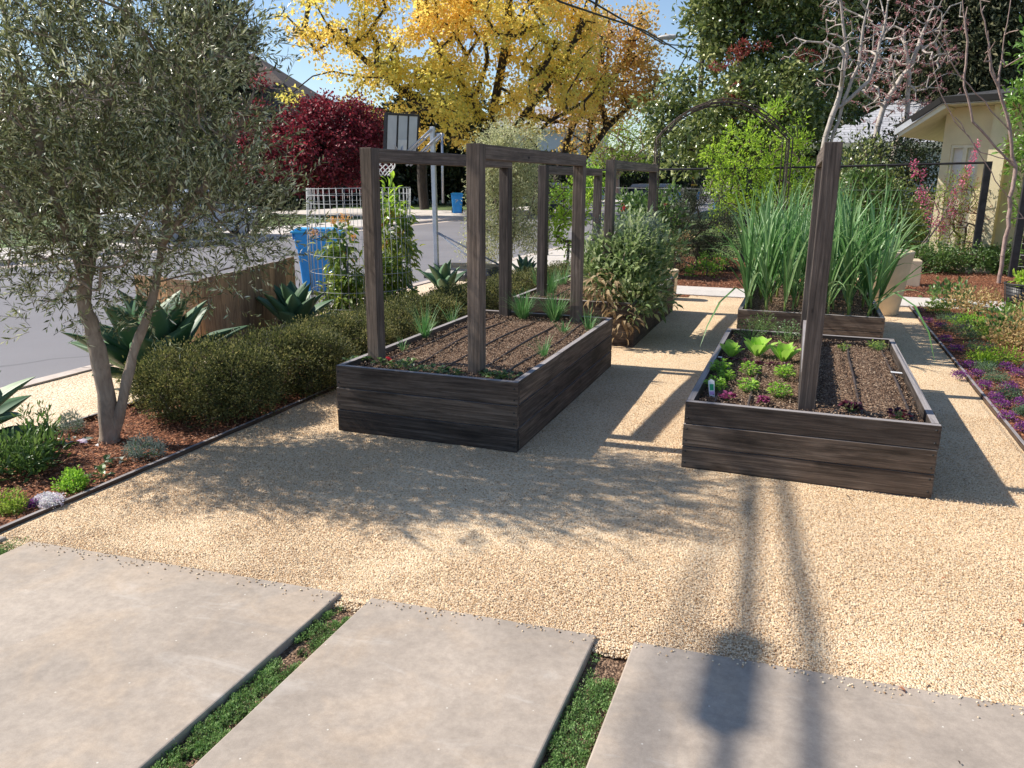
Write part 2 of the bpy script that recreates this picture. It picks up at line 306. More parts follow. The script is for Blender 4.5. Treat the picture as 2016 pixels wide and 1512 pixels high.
class MB:
    """Collects shapes into one mesh, with uv (metres, u along the grain) and a random value per piece."""
    def __init__(s, seed=1): s.v = []; s.f = []; s.uv = []; s.r = []; s.sm = []; s.rg = random.Random(seed)
    def add(s, vs, fs, uvs=None, smooth=False, r=None):
        b = len(s.v); s.v += [tuple(map(float, v)) for v in vs]
        rr = s.rg.random() if r is None else r; s.r += [rr]*len(vs)
        for i, f in enumerate(fs):
            s.f.append([b+k for k in f]); s.sm.append(smooth)
            if uvs: s.uv.append(uvs[i])
            else: s.uv.append([(vs[k][0], vs[k][1]) for k in f])
        return s
    def box(s, x0, x1, y0, y1, z0, z1, M=None, r=None, c=0.0):
        ext = (x1-x0, y1-y0, z1-z0); ax = max(range(3), key=lambda k: ext[k]); o = [k for k in range(3) if k != ax]
        if c:
            V = []; idx = {}
            for a in (0, 1):
                for b in (0, 1):
                    for d in (0, 1):
                        X = (x0, x1)[a]; Y = (y0, y1)[b]; Z = (z0, z1)[d]
                        sx = c if a == 0 else -c; sy = c if b == 0 else -c; sz = c if d == 0 else -c
                        for k, off in enumerate(((0, sy, sz), (sx, 0, sz), (sx, sy, 0))):
                            idx[(a, b, d, k)] = len(V); V.append((X+off[0], Y+off[1], Z+off[2]))
            fs = []
            for a in (0, 1):
                q = [idx[(a, 0, 0, 0)], idx[(a, 1, 0, 0)], idx[(a, 1, 1, 0)], idx[(a, 0, 1, 0)]]; fs.append(q if a else q[::-1])
                q = [idx[(0, a, 0, 1)], idx[(1, a, 0, 1)], idx[(1, a, 1, 1)], idx[(0, a, 1, 1)]]; fs.append(q[::-1] if a else q)
                q = [idx[(0, 0, a, 2)], idx[(1, 0, a, 2)], idx[(1, 1, a, 2)], idx[(0, 1, a, 2)]]; fs.append(q if a else q[::-1])
            for a in (0, 1):
                for b in (0, 1):
                    for k, l_ in ((0, 1),):
                        q = [idx[(a, b, 0, 0)], idx[(a, b, 1, 0)], idx[(a, b, 1, 1)], idx[(a, b, 0, 1)]]; fs.append(q if a == b else q[::-1])
                        q = [idx[(a, 0, b, 0)], idx[(a, 1, b, 0)], idx[(a, 1, b, 2)], idx[(a, 0, b, 2)]]; fs.append(q[::-1] if a == b else q)
                        q = [idx[(0, a, b, 1)], idx[(1, a, b, 1)], idx[(1, a, b, 2)], idx[(0, a, b, 2)]]; fs.append(q if a == b else q[::-1])
            for a in (0, 1):
                for b in (0, 1):
                    for d in (0, 1):
                        q = [idx[(a, b, d, 0)], idx[(a, b, d, 1)], idx[(a, b, d, 2)]]; fs.append(q if (a+b+d) % 2 else q[::-1])
        else:
            V = [(x, y, z) for x in (x0, x1) for y in (y0, y1) for z in (z0, z1)]
            fs = [(0, 1, 3, 2), (4, 6, 7, 5), (0, 4, 5, 1), (2, 3, 7, 6), (0, 2, 6, 4), (1, 5, 7, 3)]
        ou, ov = s.rg.random()*20, s.rg.random()*20; uvs = []
        cen = ((x0+x1)/2, (y0+y1)/2, (z0+z1)/2)
        for f in fs:
            p = [V[k] for k in f]
            dd = [max(q[k] for q in p)-min(q[k] for q in p) for k in range(3)]
            flat = min(range(3), key=lambda k: dd[k])
            if flat == ax: uvs.append([(ou+q[o[0]], ov+q[o[1]]) for q in p])
            else:
                w = [k for k in o if k != flat][0]; sh = 0.37*(flat+1)
                uvs.append([(ou+q[ax], ov+sh+q[w]) for q in p])
        if M is not None: V = [tuple(M @ Vector(q)) for q in V]
        return s.add(V, fs, uvs, r=r)
    def tube(s, pts, rad, n=6, smooth=True, caps=True, r=None):
        pts = [Vector(p) for p in pts]; m = len(pts)
        if not hasattr(rad, '__len__'): rad = [rad]*m
        V = []; prev = None
        for i in range(m):
            t = (pts[min(i+1, m-1)]-pts[max(i-1, 0)]).normalized()
            if prev is None: a = t.orthogonal().normalized()
            else:
                a = prev - t*prev.dot(t); a = a.normalized() if a.length > 1e-6 else t.orthogonal().normalized()
            prev = a; b = t.cross(a)
            for k in range(n):
                an = 2*PI*k/n; V.append(tuple(pts[i] + (a*math.cos(an)+b*math.sin(an))*rad[i]))
        fs = [(i*n+k, i*n+(k+1) % n, (i+1)*n+(k+1) % n, (i+1)*n+k) for i in range(m-1) for k in range(n)]
        if caps: fs += [tuple(range(n))[::-1], tuple((m-1)*n+k for k in range(n))]
        return s.add(V, fs, smooth=smooth, r=r)
    def lathe(s, prof, n=24, M=None, smooth=True, r=None):
        V = [(q*math.cos(2*PI*k/n), q*math.sin(2*PI*k/n), z) for q, z in prof for k in range(n)]
        fs = [(i*n+k, i*n+(k+1) % n, (i+1)*n+(k+1) % n, (i+1)*n+k) for i in range(len(prof)-1) for k in range(n)]
        if M is not None: V = [tuple(M @ Vector(q)) for q in V]
        return s.add(V, fs, smooth=smooth, r=r)
    def prism(s, poly, z0, z1, M=None, r=None):
        n = len(poly); V = [(x, y, z0) for x, y in poly]+[(x, y, z1) for x, y in poly]
        fs = [tuple(range(n))[::-1], tuple(range(n, 2*n))]+[(k, (k+1) % n, n+(k+1) % n, n+k) for k in range(n)]
        if M is not None: V = [tuple(M @ Vector(q)) for q in V]
        return s.add(V, fs, r=r)
    def build(s, name, mat, parent=None, loc=None):
        me = bpy.data.meshes.new(name); me.from_pydata(s.v, [], s.f)
        uv = me.uv_layers.new(name='UVMap'); uv.data.foreach_set('uv', [c for f in s.uv for q in f for c in q])
        a = me.attributes.new('rnd', 'FLOAT', 'POINT'); a.data.foreach_set('value', s.r)
        me.polygons.foreach_set('use_smooth', s.sm); me.materials.append(MATS[mat]); me.update()
        o = link(name, me, parent)
        if loc is not None: o.location = loc
        return o

def npmesh(name, V, Fq, mat, rnd, parent=None, smooth=False):
    """V (n,3); Fq list of arrays of faces (m,k)."""
    me = bpy.data.meshes.new(name); me.vertices.add(len(V)); me.vertices.foreach_set('co', V.astype(np.float32).ravel())
    idx = np.concatenate([f.ravel() for f in Fq]).astype(np.int32); tot = np.concatenate([np.full(len(f), f.shape[1]) for f in Fq]).astype(np.int32)
    st = np.concatenate([[0], np.cumsum(tot)[:-1]]).astype(np.int32)
    me.loops.add(len(idx)); me.loops.foreach_set('vertex_index', idx)
    me.polygons.add(len(tot)); me.polygons.foreach_set('loop_start', st); me.polygons.foreach_set('loop_total', tot)
    me.polygons.foreach_set('use_smooth', np.full(len(tot), smooth))
    a = me.attributes.new('rnd', 'FLOAT', 'POINT'); a.data.foreach_set('value', rnd.astype(np.float32))
    me.materials.append(MATS[mat]); me.update(calc_edges=True); me.validate()
    return link(name, me, parent)
def nrm(a): return a/np.maximum(np.linalg.norm(a, axis=1, keepdims=True), 1e-9)
def rdir(R, n): return nrm(R.normal(size=(n, 3)))

def leafarr(P, D, N, L, W, kind=0, curl=0.25, R=None, rv=None):
    """leaf geometry arrays. P base, D direction, N face normal; L, W arrays"""
    n = len(P); D = nrm(D); S = nrm(np.cross(D, N)); N = np.cross(S, D)
    L = np.broadcast_to(L, n)[:, None]; W = np.broadcast_to(W, n)[:, None]
    rv = (R.random(n) if rv is None else rv)
    if kind == 0:
        V = np.stack([P, P+D*L*0.5+S*W*0.5+N*L*curl*0.3, P+D*L-N*L*curl*0.4, P+D*L*0.5-S*W*0.5+N*L*curl*0.3], 1)
        F = np.array([[0, 1, 2, 3]])
    elif kind == 1:
        m1 = P+D*L*0.33+N*L*curl*0.25; m2 = P+D*L*0.7+N*L*curl*0.1
        V = np.stack([P, m1+S*W*0.46+N*W*0.12, m1, m1-S*W*0.46+N*W*0.12, m2+S*W*0.36+N*W*0.10, m2, m2-S*W*0.36+N*W*0.10, P+D*L-N*L*curl*0.5], 1)
        F = np.array([[0, 1, 2, 2], [0, 2, 3, 3], [1, 4, 5, 2], [2, 5, 6, 3], [4, 7, 5, 5], [5, 7, 6, 6]])
    k = V.shape[1]; base = (np.arange(n)*k)[:, None, None]; Fa = F[None]+base
    quads = [Fa[:, j] for j in range(len(F)) if F[j][2] != F[j][3]]; tris = [Fa[:, j, :3] for j in range(len(F)) if F[j][2] == F[j][3]]
    out = []
    if quads: out.append(np.concatenate(quads))
    if tris: out.append(np.concatenate(tris))
    return V.reshape(-1, 3), out, np.repeat(rv, k)
def merge(parts):
    V = []; R = []; F3 = []; F4 = []; b = 0
    for v, fs, r in parts:
        V.append(v); R.append(r)
        for f in fs: (F4 if f.shape[1] == 4 else F3).append(f+b)
        b += len(v)
    F = []
    if F4: F.append(np.concatenate(F4))
    if F3: F.append(np.concatenate(F3))
    return np.concatenate(V), F, np.concatenate(R)

def bladearr(P, az, tilt, L, W, droop, segs=5, R=None, fold=0.25, rv=None, twist=None):
    """strap leaves: start direction tilt from vertical towards az, bending outwards by droop radians along the length"""
    n = len(P); t = np.linspace(0, 1, segs+1); hz = np.stack([np.cos(az), np.sin(az), np.zeros(n)], 1); S = np.stack([-np.sin(az), np.cos(az), np.zeros(n)], 1)
    pos = P.copy(); rows = []
    w = np.clip(np.interp(t, [0, 0.25, 0.6, 1], [0.75, 1, 0.8, 0.04]), 0.02, 1)
    for i in range(segs+1):
        ang = tilt + droop*t[i]**1.7
        d = hz*np.sin(ang)[:, None]+np.array([0, 0, 1])*np.cos(ang)[:, None]; nn = hz*np.cos(ang)[:, None]-np.array([0, 0, 1])*np.sin(ang)[:, None]
        ww = (W*w[i])[:, None]
        rows += [pos+S*ww*0.5-nn*ww*fold, pos, pos-S*ww*0.5-nn*ww*fold]
        pos = pos+d*(L/segs)[:, None]
    V = np.stack(rows, 1); k = V.shape[1]; F = []
    for i in range(segs):
        a = 3*i; F += [[a, a+3, a+4, a+1], [a+1, a+4, a+5, a+2]]
    F = np.array(F)[None]+(np.arange(n)*k)[:, None, None]
    rv = R.random(n) if rv is None else rv
    return V.reshape(-1, 3), [F.reshape(-1, 4)], np.repeat(rv, k)

def tubesarr(A, B, ra, rb, n=5):
    """frusta between A[i] and B[i]"""
    m = len(A); T = nrm(B-A); ref = np.where(np.abs(T[:, 2:3]) > 0.9, np.array([[1.0, 0, 0]]), np.array([[0, 0, 1.0]]))
    U = nrm(np.cross(T, ref)); W = np.cross(T, U); ring = []
    for C, r in ((A, ra), (B, rb)):
        for k in range(n):
            an = 2*PI*k/n; ring.append(C+(U*math.cos(an)+W*math.sin(an))*r[:, None])
    V = np.stack(ring, 1); F = np.array([[k, (k+1) % n, n+(k+1) % n, n+k] for k in range(n)])[None]+(np.arange(m)*2*n)[:, None, None]
    return V.reshape(-1, 3), [F.reshape(-1, 4)], np.full(m*2*n, 0.5)

def grow(R, trunks, pts, step, jitter=0.15, rtip=0.006, power=0.42, rmax=0.3, lift=0.15):
    """branch skeleton: trunk polylines (lists of points), then every point of pts is joined to the nearest node by a bent twig"""
    nodes = []; par = []; keep = []
    for tr in trunks:
        prev = -1
        for i, p in enumerate(tr):
            p = np.array(p, float)
            if i == 0 and nodes:
                d = [np.linalg.norm(np.array(q)-p) for q in nodes]; prev = int(np.argmin(d))
                if d[prev] < 1e-3: continue
            if prev >= 0 and i > 0:
                a = np.array(nodes[prev]); L = np.linalg.norm(p-a); k = max(1, int(L/step))
                for j in range(1, k):
                    q = a+(p-a)*j/k+R.normal(size=3)*L*0.015; nodes.append(tuple(q)); par.append(prev); prev = len(nodes)-1
            nodes.append(tuple(p)); par.append(prev); prev = len(nodes)-1
    base = np.array(trunks[0][0]); N = np.array(nodes); par = list(par); start = 0
    root_h = N[:, 2].min(); allow = N[:, 2] > root_h+0.25*(N[:, 2].max()-root_h)
    order = np.argsort(np.min(np.linalg.norm(pts[:, None]-N[None, allow], axis=2), axis=1)) if len(pts) else []
    cap = len(N)+len(pts)*14; NA = np.zeros((cap, 3)); NA[:len(N)] = N; cnt = len(N); ok = np.zeros(cap, bool); ok[:cnt] = allow
    ends = []
    for pi in order:
        p = pts[pi]; d = np.linalg.norm(NA[:cnt]-p, axis=1)+np.where(NA[:cnt, 2] > p[2], 0.35*(NA[:cnt, 2]-p[2]), 0); d[~ok[:cnt]] = 1e9
        j = int(np.argmin(d)); a = NA[j]; L = np.linalg.norm(p-a); k = min(12, max(1, int(L/step))); bend = R.normal(size=3)*L*jitter+np.array([0, 0, L*lift])
        for i in range(1, k+1):
            t = i/k; q = a+(p-a)*t+bend*math.sin(PI*t)*(1 if k > 1 else 0)
            if cnt >= cap: break
            NA[cnt] = q; ok[cnt] = True; par.append(j); j = cnt; cnt += 1
        ends.append(j)
    NA = NA[:cnt]; par = np.array(par); w = np.zeros(cnt); w[ends] += 1
    if not len(ends): w[:] = 0; w[-1] = 1
    for i in range(cnt-1, 0, -1):
        if w[i] == 0: w[i] = 0.6
        if par[i] >= 0: w[par[i]] += w[i]
    rad = np.minimum(rtip*np.maximum(w, 1)**power, rmax)
    sel = np.where(par >= 0)[0]; A = NA[par[sel]]; B = NA[sel]
    ra = np.minimum(rad[par[sel]], rad[sel]*1.35)
    return A, B, ra, rad[sel], NA, rad

def blobpts(R, blobs, n, shell=0.35):
    """random points in ellipsoids (cx,cy,cz,rx,ry,rz); returns points and the outward direction"""
    B = np.array(blobs, float); vol = B[:, 3]*B[:, 4]*B[:, 5]; pr = vol**0.75; pr /= pr.sum()
    k = R.choice(len(B), n, p=pr); d = rdir(R, n); rr = (R.random(n)**(1/3)); rr = shell+(1-shell)*rr
    return B[k, :3]+d*B[k, 3:6]*rr[:, None], d, k

def PB(px, py, dist, rpx, rypx=None, depth=1.0):
    """an ellipsoid whose outline in the photo is about rpx x rypx pixels round (px, py), at dist metres"""
    c = atd(px, py, dist); s = dist/1480.0; r = rpx*s; rz = (rypx or rpx)*s
    return (c[0], c[1], c[2], r, r*depth, rz)

def tree(name, label, cat, base, trunks, blobs, leafm, bark, nclump, nleaf, L, W, seed=1, clump=0.35, kind=0, group=None, step=0.4,
         rtip=0.012, rmax=0.3, power=0.42, shell=0.3, droop=0.0, extra=None, jitter=0.15, power_rv=None, sticks=True, crownname='crown', zsq=0.7, rvfun=None, nside=6):
    R = np.random.default_rng(seed); base = np.array(base, float)
    root = thing(name, label, cat, base, 0, group)
    pts, dd, _ = blobpts(R, blobs, nclump, shell); pts = pts-base
    tr = [[np.array(p)-base for p in t] for t in trunks]
    A, B, ra, rb, NA, rad = grow(R, tr, pts, step, jitter, rtip, power, rmax)
    V, F, r = tubesarr(A, B, ra, rb, nside); npmesh('trunk', V, F, bark, r, root, True)
    if nleaf:
        k = R.integers(0, nclump, nleaf); off = np.clip(R.normal(size=(nleaf, 3)), -2.0, 2.0)*clump*np.array([1, 1, zsq])
        P = pts[k]+off; out = nrm(off+dd[k]*clump*0.8); D = nrm(out*0.7+rdir(R, nleaf)*0.9+np.array([0, 0, -droop])); N = nrm(rdir(R, nleaf)+np.array([0, 0, 0.8]))
        cl = R.random(nclump)
        rv = np.clip(0.55*R.random(nleaf)+0.45*cl[k]+R.normal(size=nleaf)*0.05, 0, 1)
        if rvfun is not None: rv = rvfun(P+base, rv, R)
        LL = L*(0.6+0.8*R.random(nleaf)); V, F, r = leafarr(P, D, N, LL, LL*(W/L), kind, 0.25, R, rv)
        npmesh(crownname, V, F, leafm, r, root)
        if extra:
            for (nm, mt, eb, cnt, l2, w2) in extra:
                P, dd2, _ = blobpts(R, eb, cnt, 0.5); P = P-base
                V, F, r = leafarr(P, rdir(R, cnt)+dd2, rdir(R, cnt), l2*(0.6+0.8*R.random(cnt)), w2, 0, 0.25, R); npmesh(nm, V, F, mt, r, root)
    return root

def shrub(name, label, cat, base, blobs, leafm, nleaf, L, W, seed=1, kind=0, group=None, nclump=60, clump=0.08, bark='twig', shell=0.5, rtip=0.003, up=0.3, rmax=0.03, step=0.12, flowers=None, zmin=0.0, stems=True, rvz=None):
    """bushy plant: stems + one foliage mesh"""
    R = np.random.default_rng(seed); base = np.array(base, float); root = thing(name, label, cat, base, 0, group)
    pts, dd, _ = blobpts(R, blobs, nclump, shell); pts = pts-base; pts[:, 2] = np.maximum(pts[:, 2], 0.03)
    if stems:
        h = pts[:, 2].max()
        tr = [[(0, 0, -0.02), (0.02, 0.01, 0.35*h)]]
        A, B, ra, rb, NA, rad = grow(R, tr, pts, step, 0.12, rtip, 0.4, rmax)
        V, F, r = tubesarr(A, B, ra, rb, 4); npmesh('stems', V, F, bark, r, root, True)
    k = R.integers(0, nclump, nleaf); off = np.clip(R.normal(size=(nleaf, 3)), -2, 2)*clump; P = pts[k]+off; P[:, 2] = np.maximum(P[:, 2], zmin+0.004)
    out = nrm(off+dd[k]*clump); D = nrm(out*0.8+rdir(R, nleaf)*0.7+np.array([0, 0, up])); N = nrm(rdir(R, nleaf)+np.array([0, 0, 0.9]))
    cl = R.random(nclump); rv = np.clip(0.6*R.random(nleaf)+0.4*cl[k], 0, 1)
    LL = L*(0.6+0.7*R.random(nleaf)); V, F, r = leafarr(P, D, N, LL, LL*(W/L), kind, 0.25, R, rv); npmesh('foliage', V, F, leafm, r, root)
    if flowers:
        mt, cnt, l2, topz = flowers; B_ = np.array(blobs, float)
        P, d2, kk = blobpts(R, blobs, cnt*3, 0.93); q = (d2[:, 2] > topz); P = P[q][:cnt]-base; d2 = d2[q][:cnt]; m = len(P)
        V, F, r = leafarr(np.repeat(P, 4, 0), rdir(R, m*4)+np.repeat(d2, 4, 0)*0.6, rdir(R, m*4)*0.6+np.repeat(d2, 4, 0), l2, l2*0.8, 0, 0.2, R); npmesh('blossom', V, F, mt, r, root)
    return root

# ================================================================ THE SETTING
def sheet(name, poly, z, mat, kind='structure', thick=0.0):
    b = MB(); 
    if thick: b.prism(poly, z-thick, z)
    else: b.add([(x, y, z) for x, y in poly], [tuple(range(len(poly)))])
    return struct(b.build(name, mat), kind)
def rect(x0, x1, y0, y1): return [(x0, y0), (x1, y0), (x1, y1), (x0, y1)]
sheet('ground', rect(-1200, 1200, -600, 1800), -0.16, 'far_ground')
SL = lambda x: 2.33+(x+3.16)*0.061                              # front line of the slabs
# gravel yard: fine grid so that it is gently uneven
def uneven(name, x0, x1, y0, y1, nx, ny, z, amp, mat, seed, front=None, parent=None, sc=1.0, kind='structure', hump=0):
    R = np.random.default_rng(seed); X, Y = np.meshgrid(np.linspace(x0, x1, nx), np.linspace(y0, y1, ny))
    if front is not None:
        f0 = np.array([front(x) for x in X[0]]); t = (Y-y0)/(y1-y0); Y = f0[None]+t*(y1-f0[None])
    Z = np.zeros_like(X)
    for o in range(6):
        f = 1.3*1.9**o/sc; a, b, c, d = R.random(4)*6; th = R.random()*PI
        Z += np.sin((X*math.cos(th)+Y*math.sin(th))*f+a+2*np.sin(Y*f*0.6+b))*np.cos((Y*math.cos(th)-X*math.sin(th))*f*0.9+c)/1.5**o
    Z = z+amp*Z*0.5
    if hump: Z += hump*np.minimum(1, 4*np.minimum(np.minimum(X-x0, x1-X), np.minimum(Y-y0, y1-Y)))
    V = np.stack([X.ravel(), Y.ravel(), Z.ravel()], 1); i = np.arange((nx-1)*(ny-1)); r_, c_ = i//(nx-1), i % (nx-1); a = r_*nx+c_
    F = np.stack([a, a+1, a+nx+1, a+nx], 1); o = npmesh(name, V, [F], mat, R.random(len(V)), parent, True)
    if kind: struct(o, kind)
    return o, Z
g_, _ = uneven('gravel_yard', -3.40, 1.40, 2.3, 11.72, 90, 180, 0.0, 0.009, 'gravel', 3, front=lambda x: SL(x)-0.035)
uneven('gravel_verge', -5.66, -4.53, -2, 13.9, 20, 160, 0.0, 0.006, 'strip_gravel', 4)
uneven('mulch_border', -4.52, -3.41, -2, 3.9, 26, 120, 0.0, 0.02, 'mulch', 5)
uneven('planting_soil', -4.52, -3.41, 3.9, 13.9, 26, 120, 0.0, 0.02, 'mulch', 15)
uneven('soil_strip', -3.40, -2.80, 11.7, 17.2, 10, 40, -0.004, 0.01, 'mulch', 16)
uneven('mulch_border', 1.43, 4.6, 2.0, 11.74, 60, 150, 0.012, 0.025, 'mulch', 6)
uneven('mulch_back', -2.78, 4.6, 12.76, 18.3, 90, 60, 0.0, 0.03, 'mulch', 7)
uneven('mulch_strip', -2.2, -1.5, 11.5, 11.78, 10, 6, 0.006, 0.006, 'mulch', 8)
# concrete walk behind the beds, and its wider apron to the street
sheet('back_path', rect(-2.78, 6, 11.76, 12.74), 0.012, 'walk', thick=0.08)
sheet('street_path', [(-5.9, 13.92), (-3.42, 13.92), (-3.42, 11.72), (-2.80, 11.72), (-2.80, 19.2), (-5.9, 19.2)], 0.008, 'walk', thick=0.08)
sheet('verge_lawn', rect(-5.66, -2.8, 19.22, 60), 0.0, 'lawn')
sheet('back_lawn', rect(-2.78, 60, 18.32, 70), -0.01, 'lawn')
# street: road, gutters and kerbs (it runs along Y)
sheet('road', rect(-14.6, -6.1, -80, 400), -0.09, 'asphalt')
sheet('cross_road', [(-6.1, 66), (120, 66), (120, 84), (-6.1, 84)], -0.088, 'asphalt')
def kerbline(name, prof, y0, y1, step=3.0):
    b = MB(3); y = y0
    while y < y1:
        e = min(y+step-0.012, y1); n = len(prof)
        V = [(x, yy, z) for yy in (y, e) for x, z in prof]
        b.add(V, [(i, i+1, n+i+1, n+i) for i in range(n-1)]+[tuple(range(n)), tuple(range(n, 2*n))]); y += step
    return struct(b.build(name, 'kerb'))
kerbline('kerb', [(-6.12, -0.2), (-6.12, -0.083), (-5.92, -0.068), (-5.86, -0.01), (-5.82, 0.012), (-5.68, 0.014), (-5.67, -0.1)], -40, 65)
kerbline('kerb', [(-14.5, -0.2), (-14.5, -0.083), (-14.75, -0.068), (-14.82, 0.0), (-14.88, 0.03), (-15.05, 0.032), (-15.06, -0.1)], -40, 120)
sheet('pavement', rect(-17.6, -15.07, -40, 200), 0.028, 'walk', thick=0.1)
sheet('driveway', rect(-26, -17.62, 33, 41.5), 0.035, 'walk', thick=0.1)
sheet('far_lawn', rect(-45, -17.62, -20, 32.9), 0.0, 'lawn')
sheet('far_lawn', rect(-45, -17.62, 41.6, 200), 0.02, 'lawn')
# concrete slabs with planted joints
def slab(name, x0, x1):
    b = MB(8); b.prism([(x0, -3.0), (x1, -3.0), (x1, SL(x1)), (x0, SL(x0))], -0.10, 0.016)
    o = struct(b.build(name, 'slab')); m = o.modifiers.new('edge', 'BEVEL'); m.width = 0.006; m.segments = 2; m.limit_method = 'ANGLE'; return o
slab('concrete_slab', -5.2, -3.30); slab('concrete_slab', -3.16, -1.60); slab('concrete_slab', -1.47, -0.575); slab('concrete_slab', -0.44, 3.4)
JO = [(-3.30, -3.16), (-1.60, -1.47), (-0.575, -0.44)]
for i, (a, b_) in enumerate(JO):
    uneven('joint_soil', a+0.001, b_-0.001, -1.0, SL(a)+0.0, 6, 160, -0.022, 0.012, 'soil', 30+i)

# thyme in the joints: creeping ground cover, one object of uncountable leaves per joint
def thyme(a, b_, seed, y0, y1, n, dens, hh=0.02):
    R = np.random.default_rng(seed); yc = y0+(y1-y0)*R.random(400); xc = a+(b_-a)*(0.5+0.42*(R.random(400)*2-1))
    keep = np.array([dens(y) for y in yc]) > R.random(400); yc = yc[keep]; xc = xc[keep]; k = R.integers(0, len(yc), n)
    r = 0.022*(0.4+1.1*R.random(len(yc))); o = rdir(R, n); rr = R.random(n)**0.5
    P = np.stack([xc[k]+o[:, 0]*r[k]*rr, yc[k]+o[:, 1]*r[k]*1.6*rr, -0.016+np.abs(o[:, 2])*hh*rr], 1)
    P[:, 0] = np.clip(P[:, 0], a+0.004, b_-0.004)
    cl = R.random(len(yc))
    V, F, r2 = leafarr(P, nrm(rdir(R, n)*0.8+np.array([0, 0, 0.9])), rdir(R, n), 0.007+0.004*R.random(n), 0.005, 0, 0.2, R, np.clip(0.5*R.random(n)+0.5*cl[k], 0, 1))
    return struct(npmesh('creeping_thyme', V, F, 'thyme_leaf', r2), 'stuff')
thyme(JO[1][0], JO[1][1], 1, 1.0, 2.40, 22000, lambda y: 0.75 if y < 1.96 else (0.08 if y < 2.1 else (0.6 if y < 2.30 else 0.05)))
thyme(JO[2][0], JO[2][1], 2, 1.5, 2.40, 11000, lambda y: 0.7 if y < 2.26 else 0.04)
thyme(JO[0][0], JO[0][1], 3, 1.9, 2.36, 8000, lambda y: 0.8)
def scatter(name, mat, R, P, smin, smax, flat=0.6, elong=1.0):
    """octahedral stones / chips: one object nobody could count"""
    n = len(P); s = (smin+(smax-smin)*R.random(n)**1.5)[:, None]; A = rdir(R, n); B = nrm(np.cross(A, rdir(R, n))); C = np.cross(A, B)
    A = A*np.array([1, 1, flat]); B = B*np.array([1, 1, flat]); C = C*np.array([1, 1, flat])
    q = 0.7+0.6*R.random((n, 6))
    V = np.stack([P+A*s*elong*q[:, :1], P+B*s*q[:, 1:2], P-A*s*elong*q[:, 2:3], P-B*s*q[:, 3:4], P+C*s*q[:, 4:5], P-C*s*q[:, 5:6]], 1)
    F = np.array([[0, 1, 4], [1, 2, 4], [2, 3, 4], [3, 0, 4], [1, 0, 5], [2, 1, 5], [3, 2, 5], [0, 3, 5]])[None]+(np.arange(n)*6)[:, None, None]
    return npmesh(name, V.reshape(-1, 3), [F.reshape(-1, 3)], mat, np.repeat(R.random(n), 6))
R = np.random.default_rng(50)
n = 230000; x = -3.36+4.74*R.random(n); t = R.random(n)**1.6; y = SL(x)+0.0+t*3.6
P = np.stack([x, y, 0.001+0.004*R.random(n)], 1)
inb = ((x > -2.79) & (x < -1.5) & (y > 4.26)) | ((x > -0.57) & (x < 0.77) & (y > 4.37)); P = P[~inb]
struct(scatter('gravel_stones', 'pebble', R, P, 0.0021, 0.0042, 0.75), 'stuff')
for a, b_ in JO:
    n = 700; P = np.stack([a+(b_-a)*R.random(n), SL(a)-0.075+0.07*R.random(n), -0.014+0.016*R.random(n)], 1); struct(scatter('gravel_stones', 'pebble', R, P, 0.003, 0.006, 0.8), 'stuff')
n = 500; x = -3.3+4.6*R.random(n); P = np.stack([x, SL(x)-np.abs(R.normal(size=n))*0.035, np.full(n, 0.019)], 1)
for a, b_ in JO: P = P[~((P[:, 0] > a) & (P[:, 0] < b_))]
struct(scatter('stray_gravel', 'pebble', R, P, 0.003, 0.0055, 0.8), 'stuff')
Q_ = np.random.default_rng(91); n = 420; x = -3.3+4.6*Q_.random(n); y = SL(x)-0.6*0+5.5*Q_.random(n)**1.5; keep = ~(((x > -2.8) & (x < -1.5) & (y > 4.25)) | ((x > -0.58) & (x < 0.78) & (y > 4.36))); x = x[keep]; y = y[keep]; n = len(x)
V, F, r = leafarr(np.stack([x, y, np.full(n, 0.012)], 1), Q_.normal(size=(n, 3))*np.array([1, 1, 0.15]), np.array([0, 0, 1.0])+rdir(Q_, n)*0.4, 0.006+0.014*Q_.random(n)**2, 0.004+0.006*Q_.random(n), 0, 0.4, Q_)
struct(npmesh('leaf_litter', V, F, 'chip', r), 'stuff')
def chips(x0, x1, y0, y1, n, seed, z=0.012, L=0.016, name='bark_chips', mat='chip', parent=None, zf=None):
    R = np.random.default_rng(seed); P = np.stack([x0+(x1-x0)*R.random(n), y0+(y1-y0)*R.random(n), np.full(n, z)+0.008*R.random(n)], 1)
    D = rdir(R, n)*np.array([1, 1, 0.35]); N = nrm(rdir(R, n)*0.6+np.array([0, 0, 1])); V, F, r = leafarr(P, D, N, L*(0.4+1.2*R.random(n)), L*0.4*(0.5+R.random(n)), 0, 0.15, R)
    o = npmesh(name, V, F, mat, r, parent); o['kind'] = 'stuff'; return o
chips(-4.5, -3.42, 2.0, 4.6, 11000, 61); chips(1.45, 4.2, 2.6, 11.7, 30000, 62, z=0.022, L=0.02); chips(-2.7, 4.4, 12.8, 17, 26000, 63, L=0.03); chips(-3.4, 1.4, 11.55, 11.75, 900, 64)

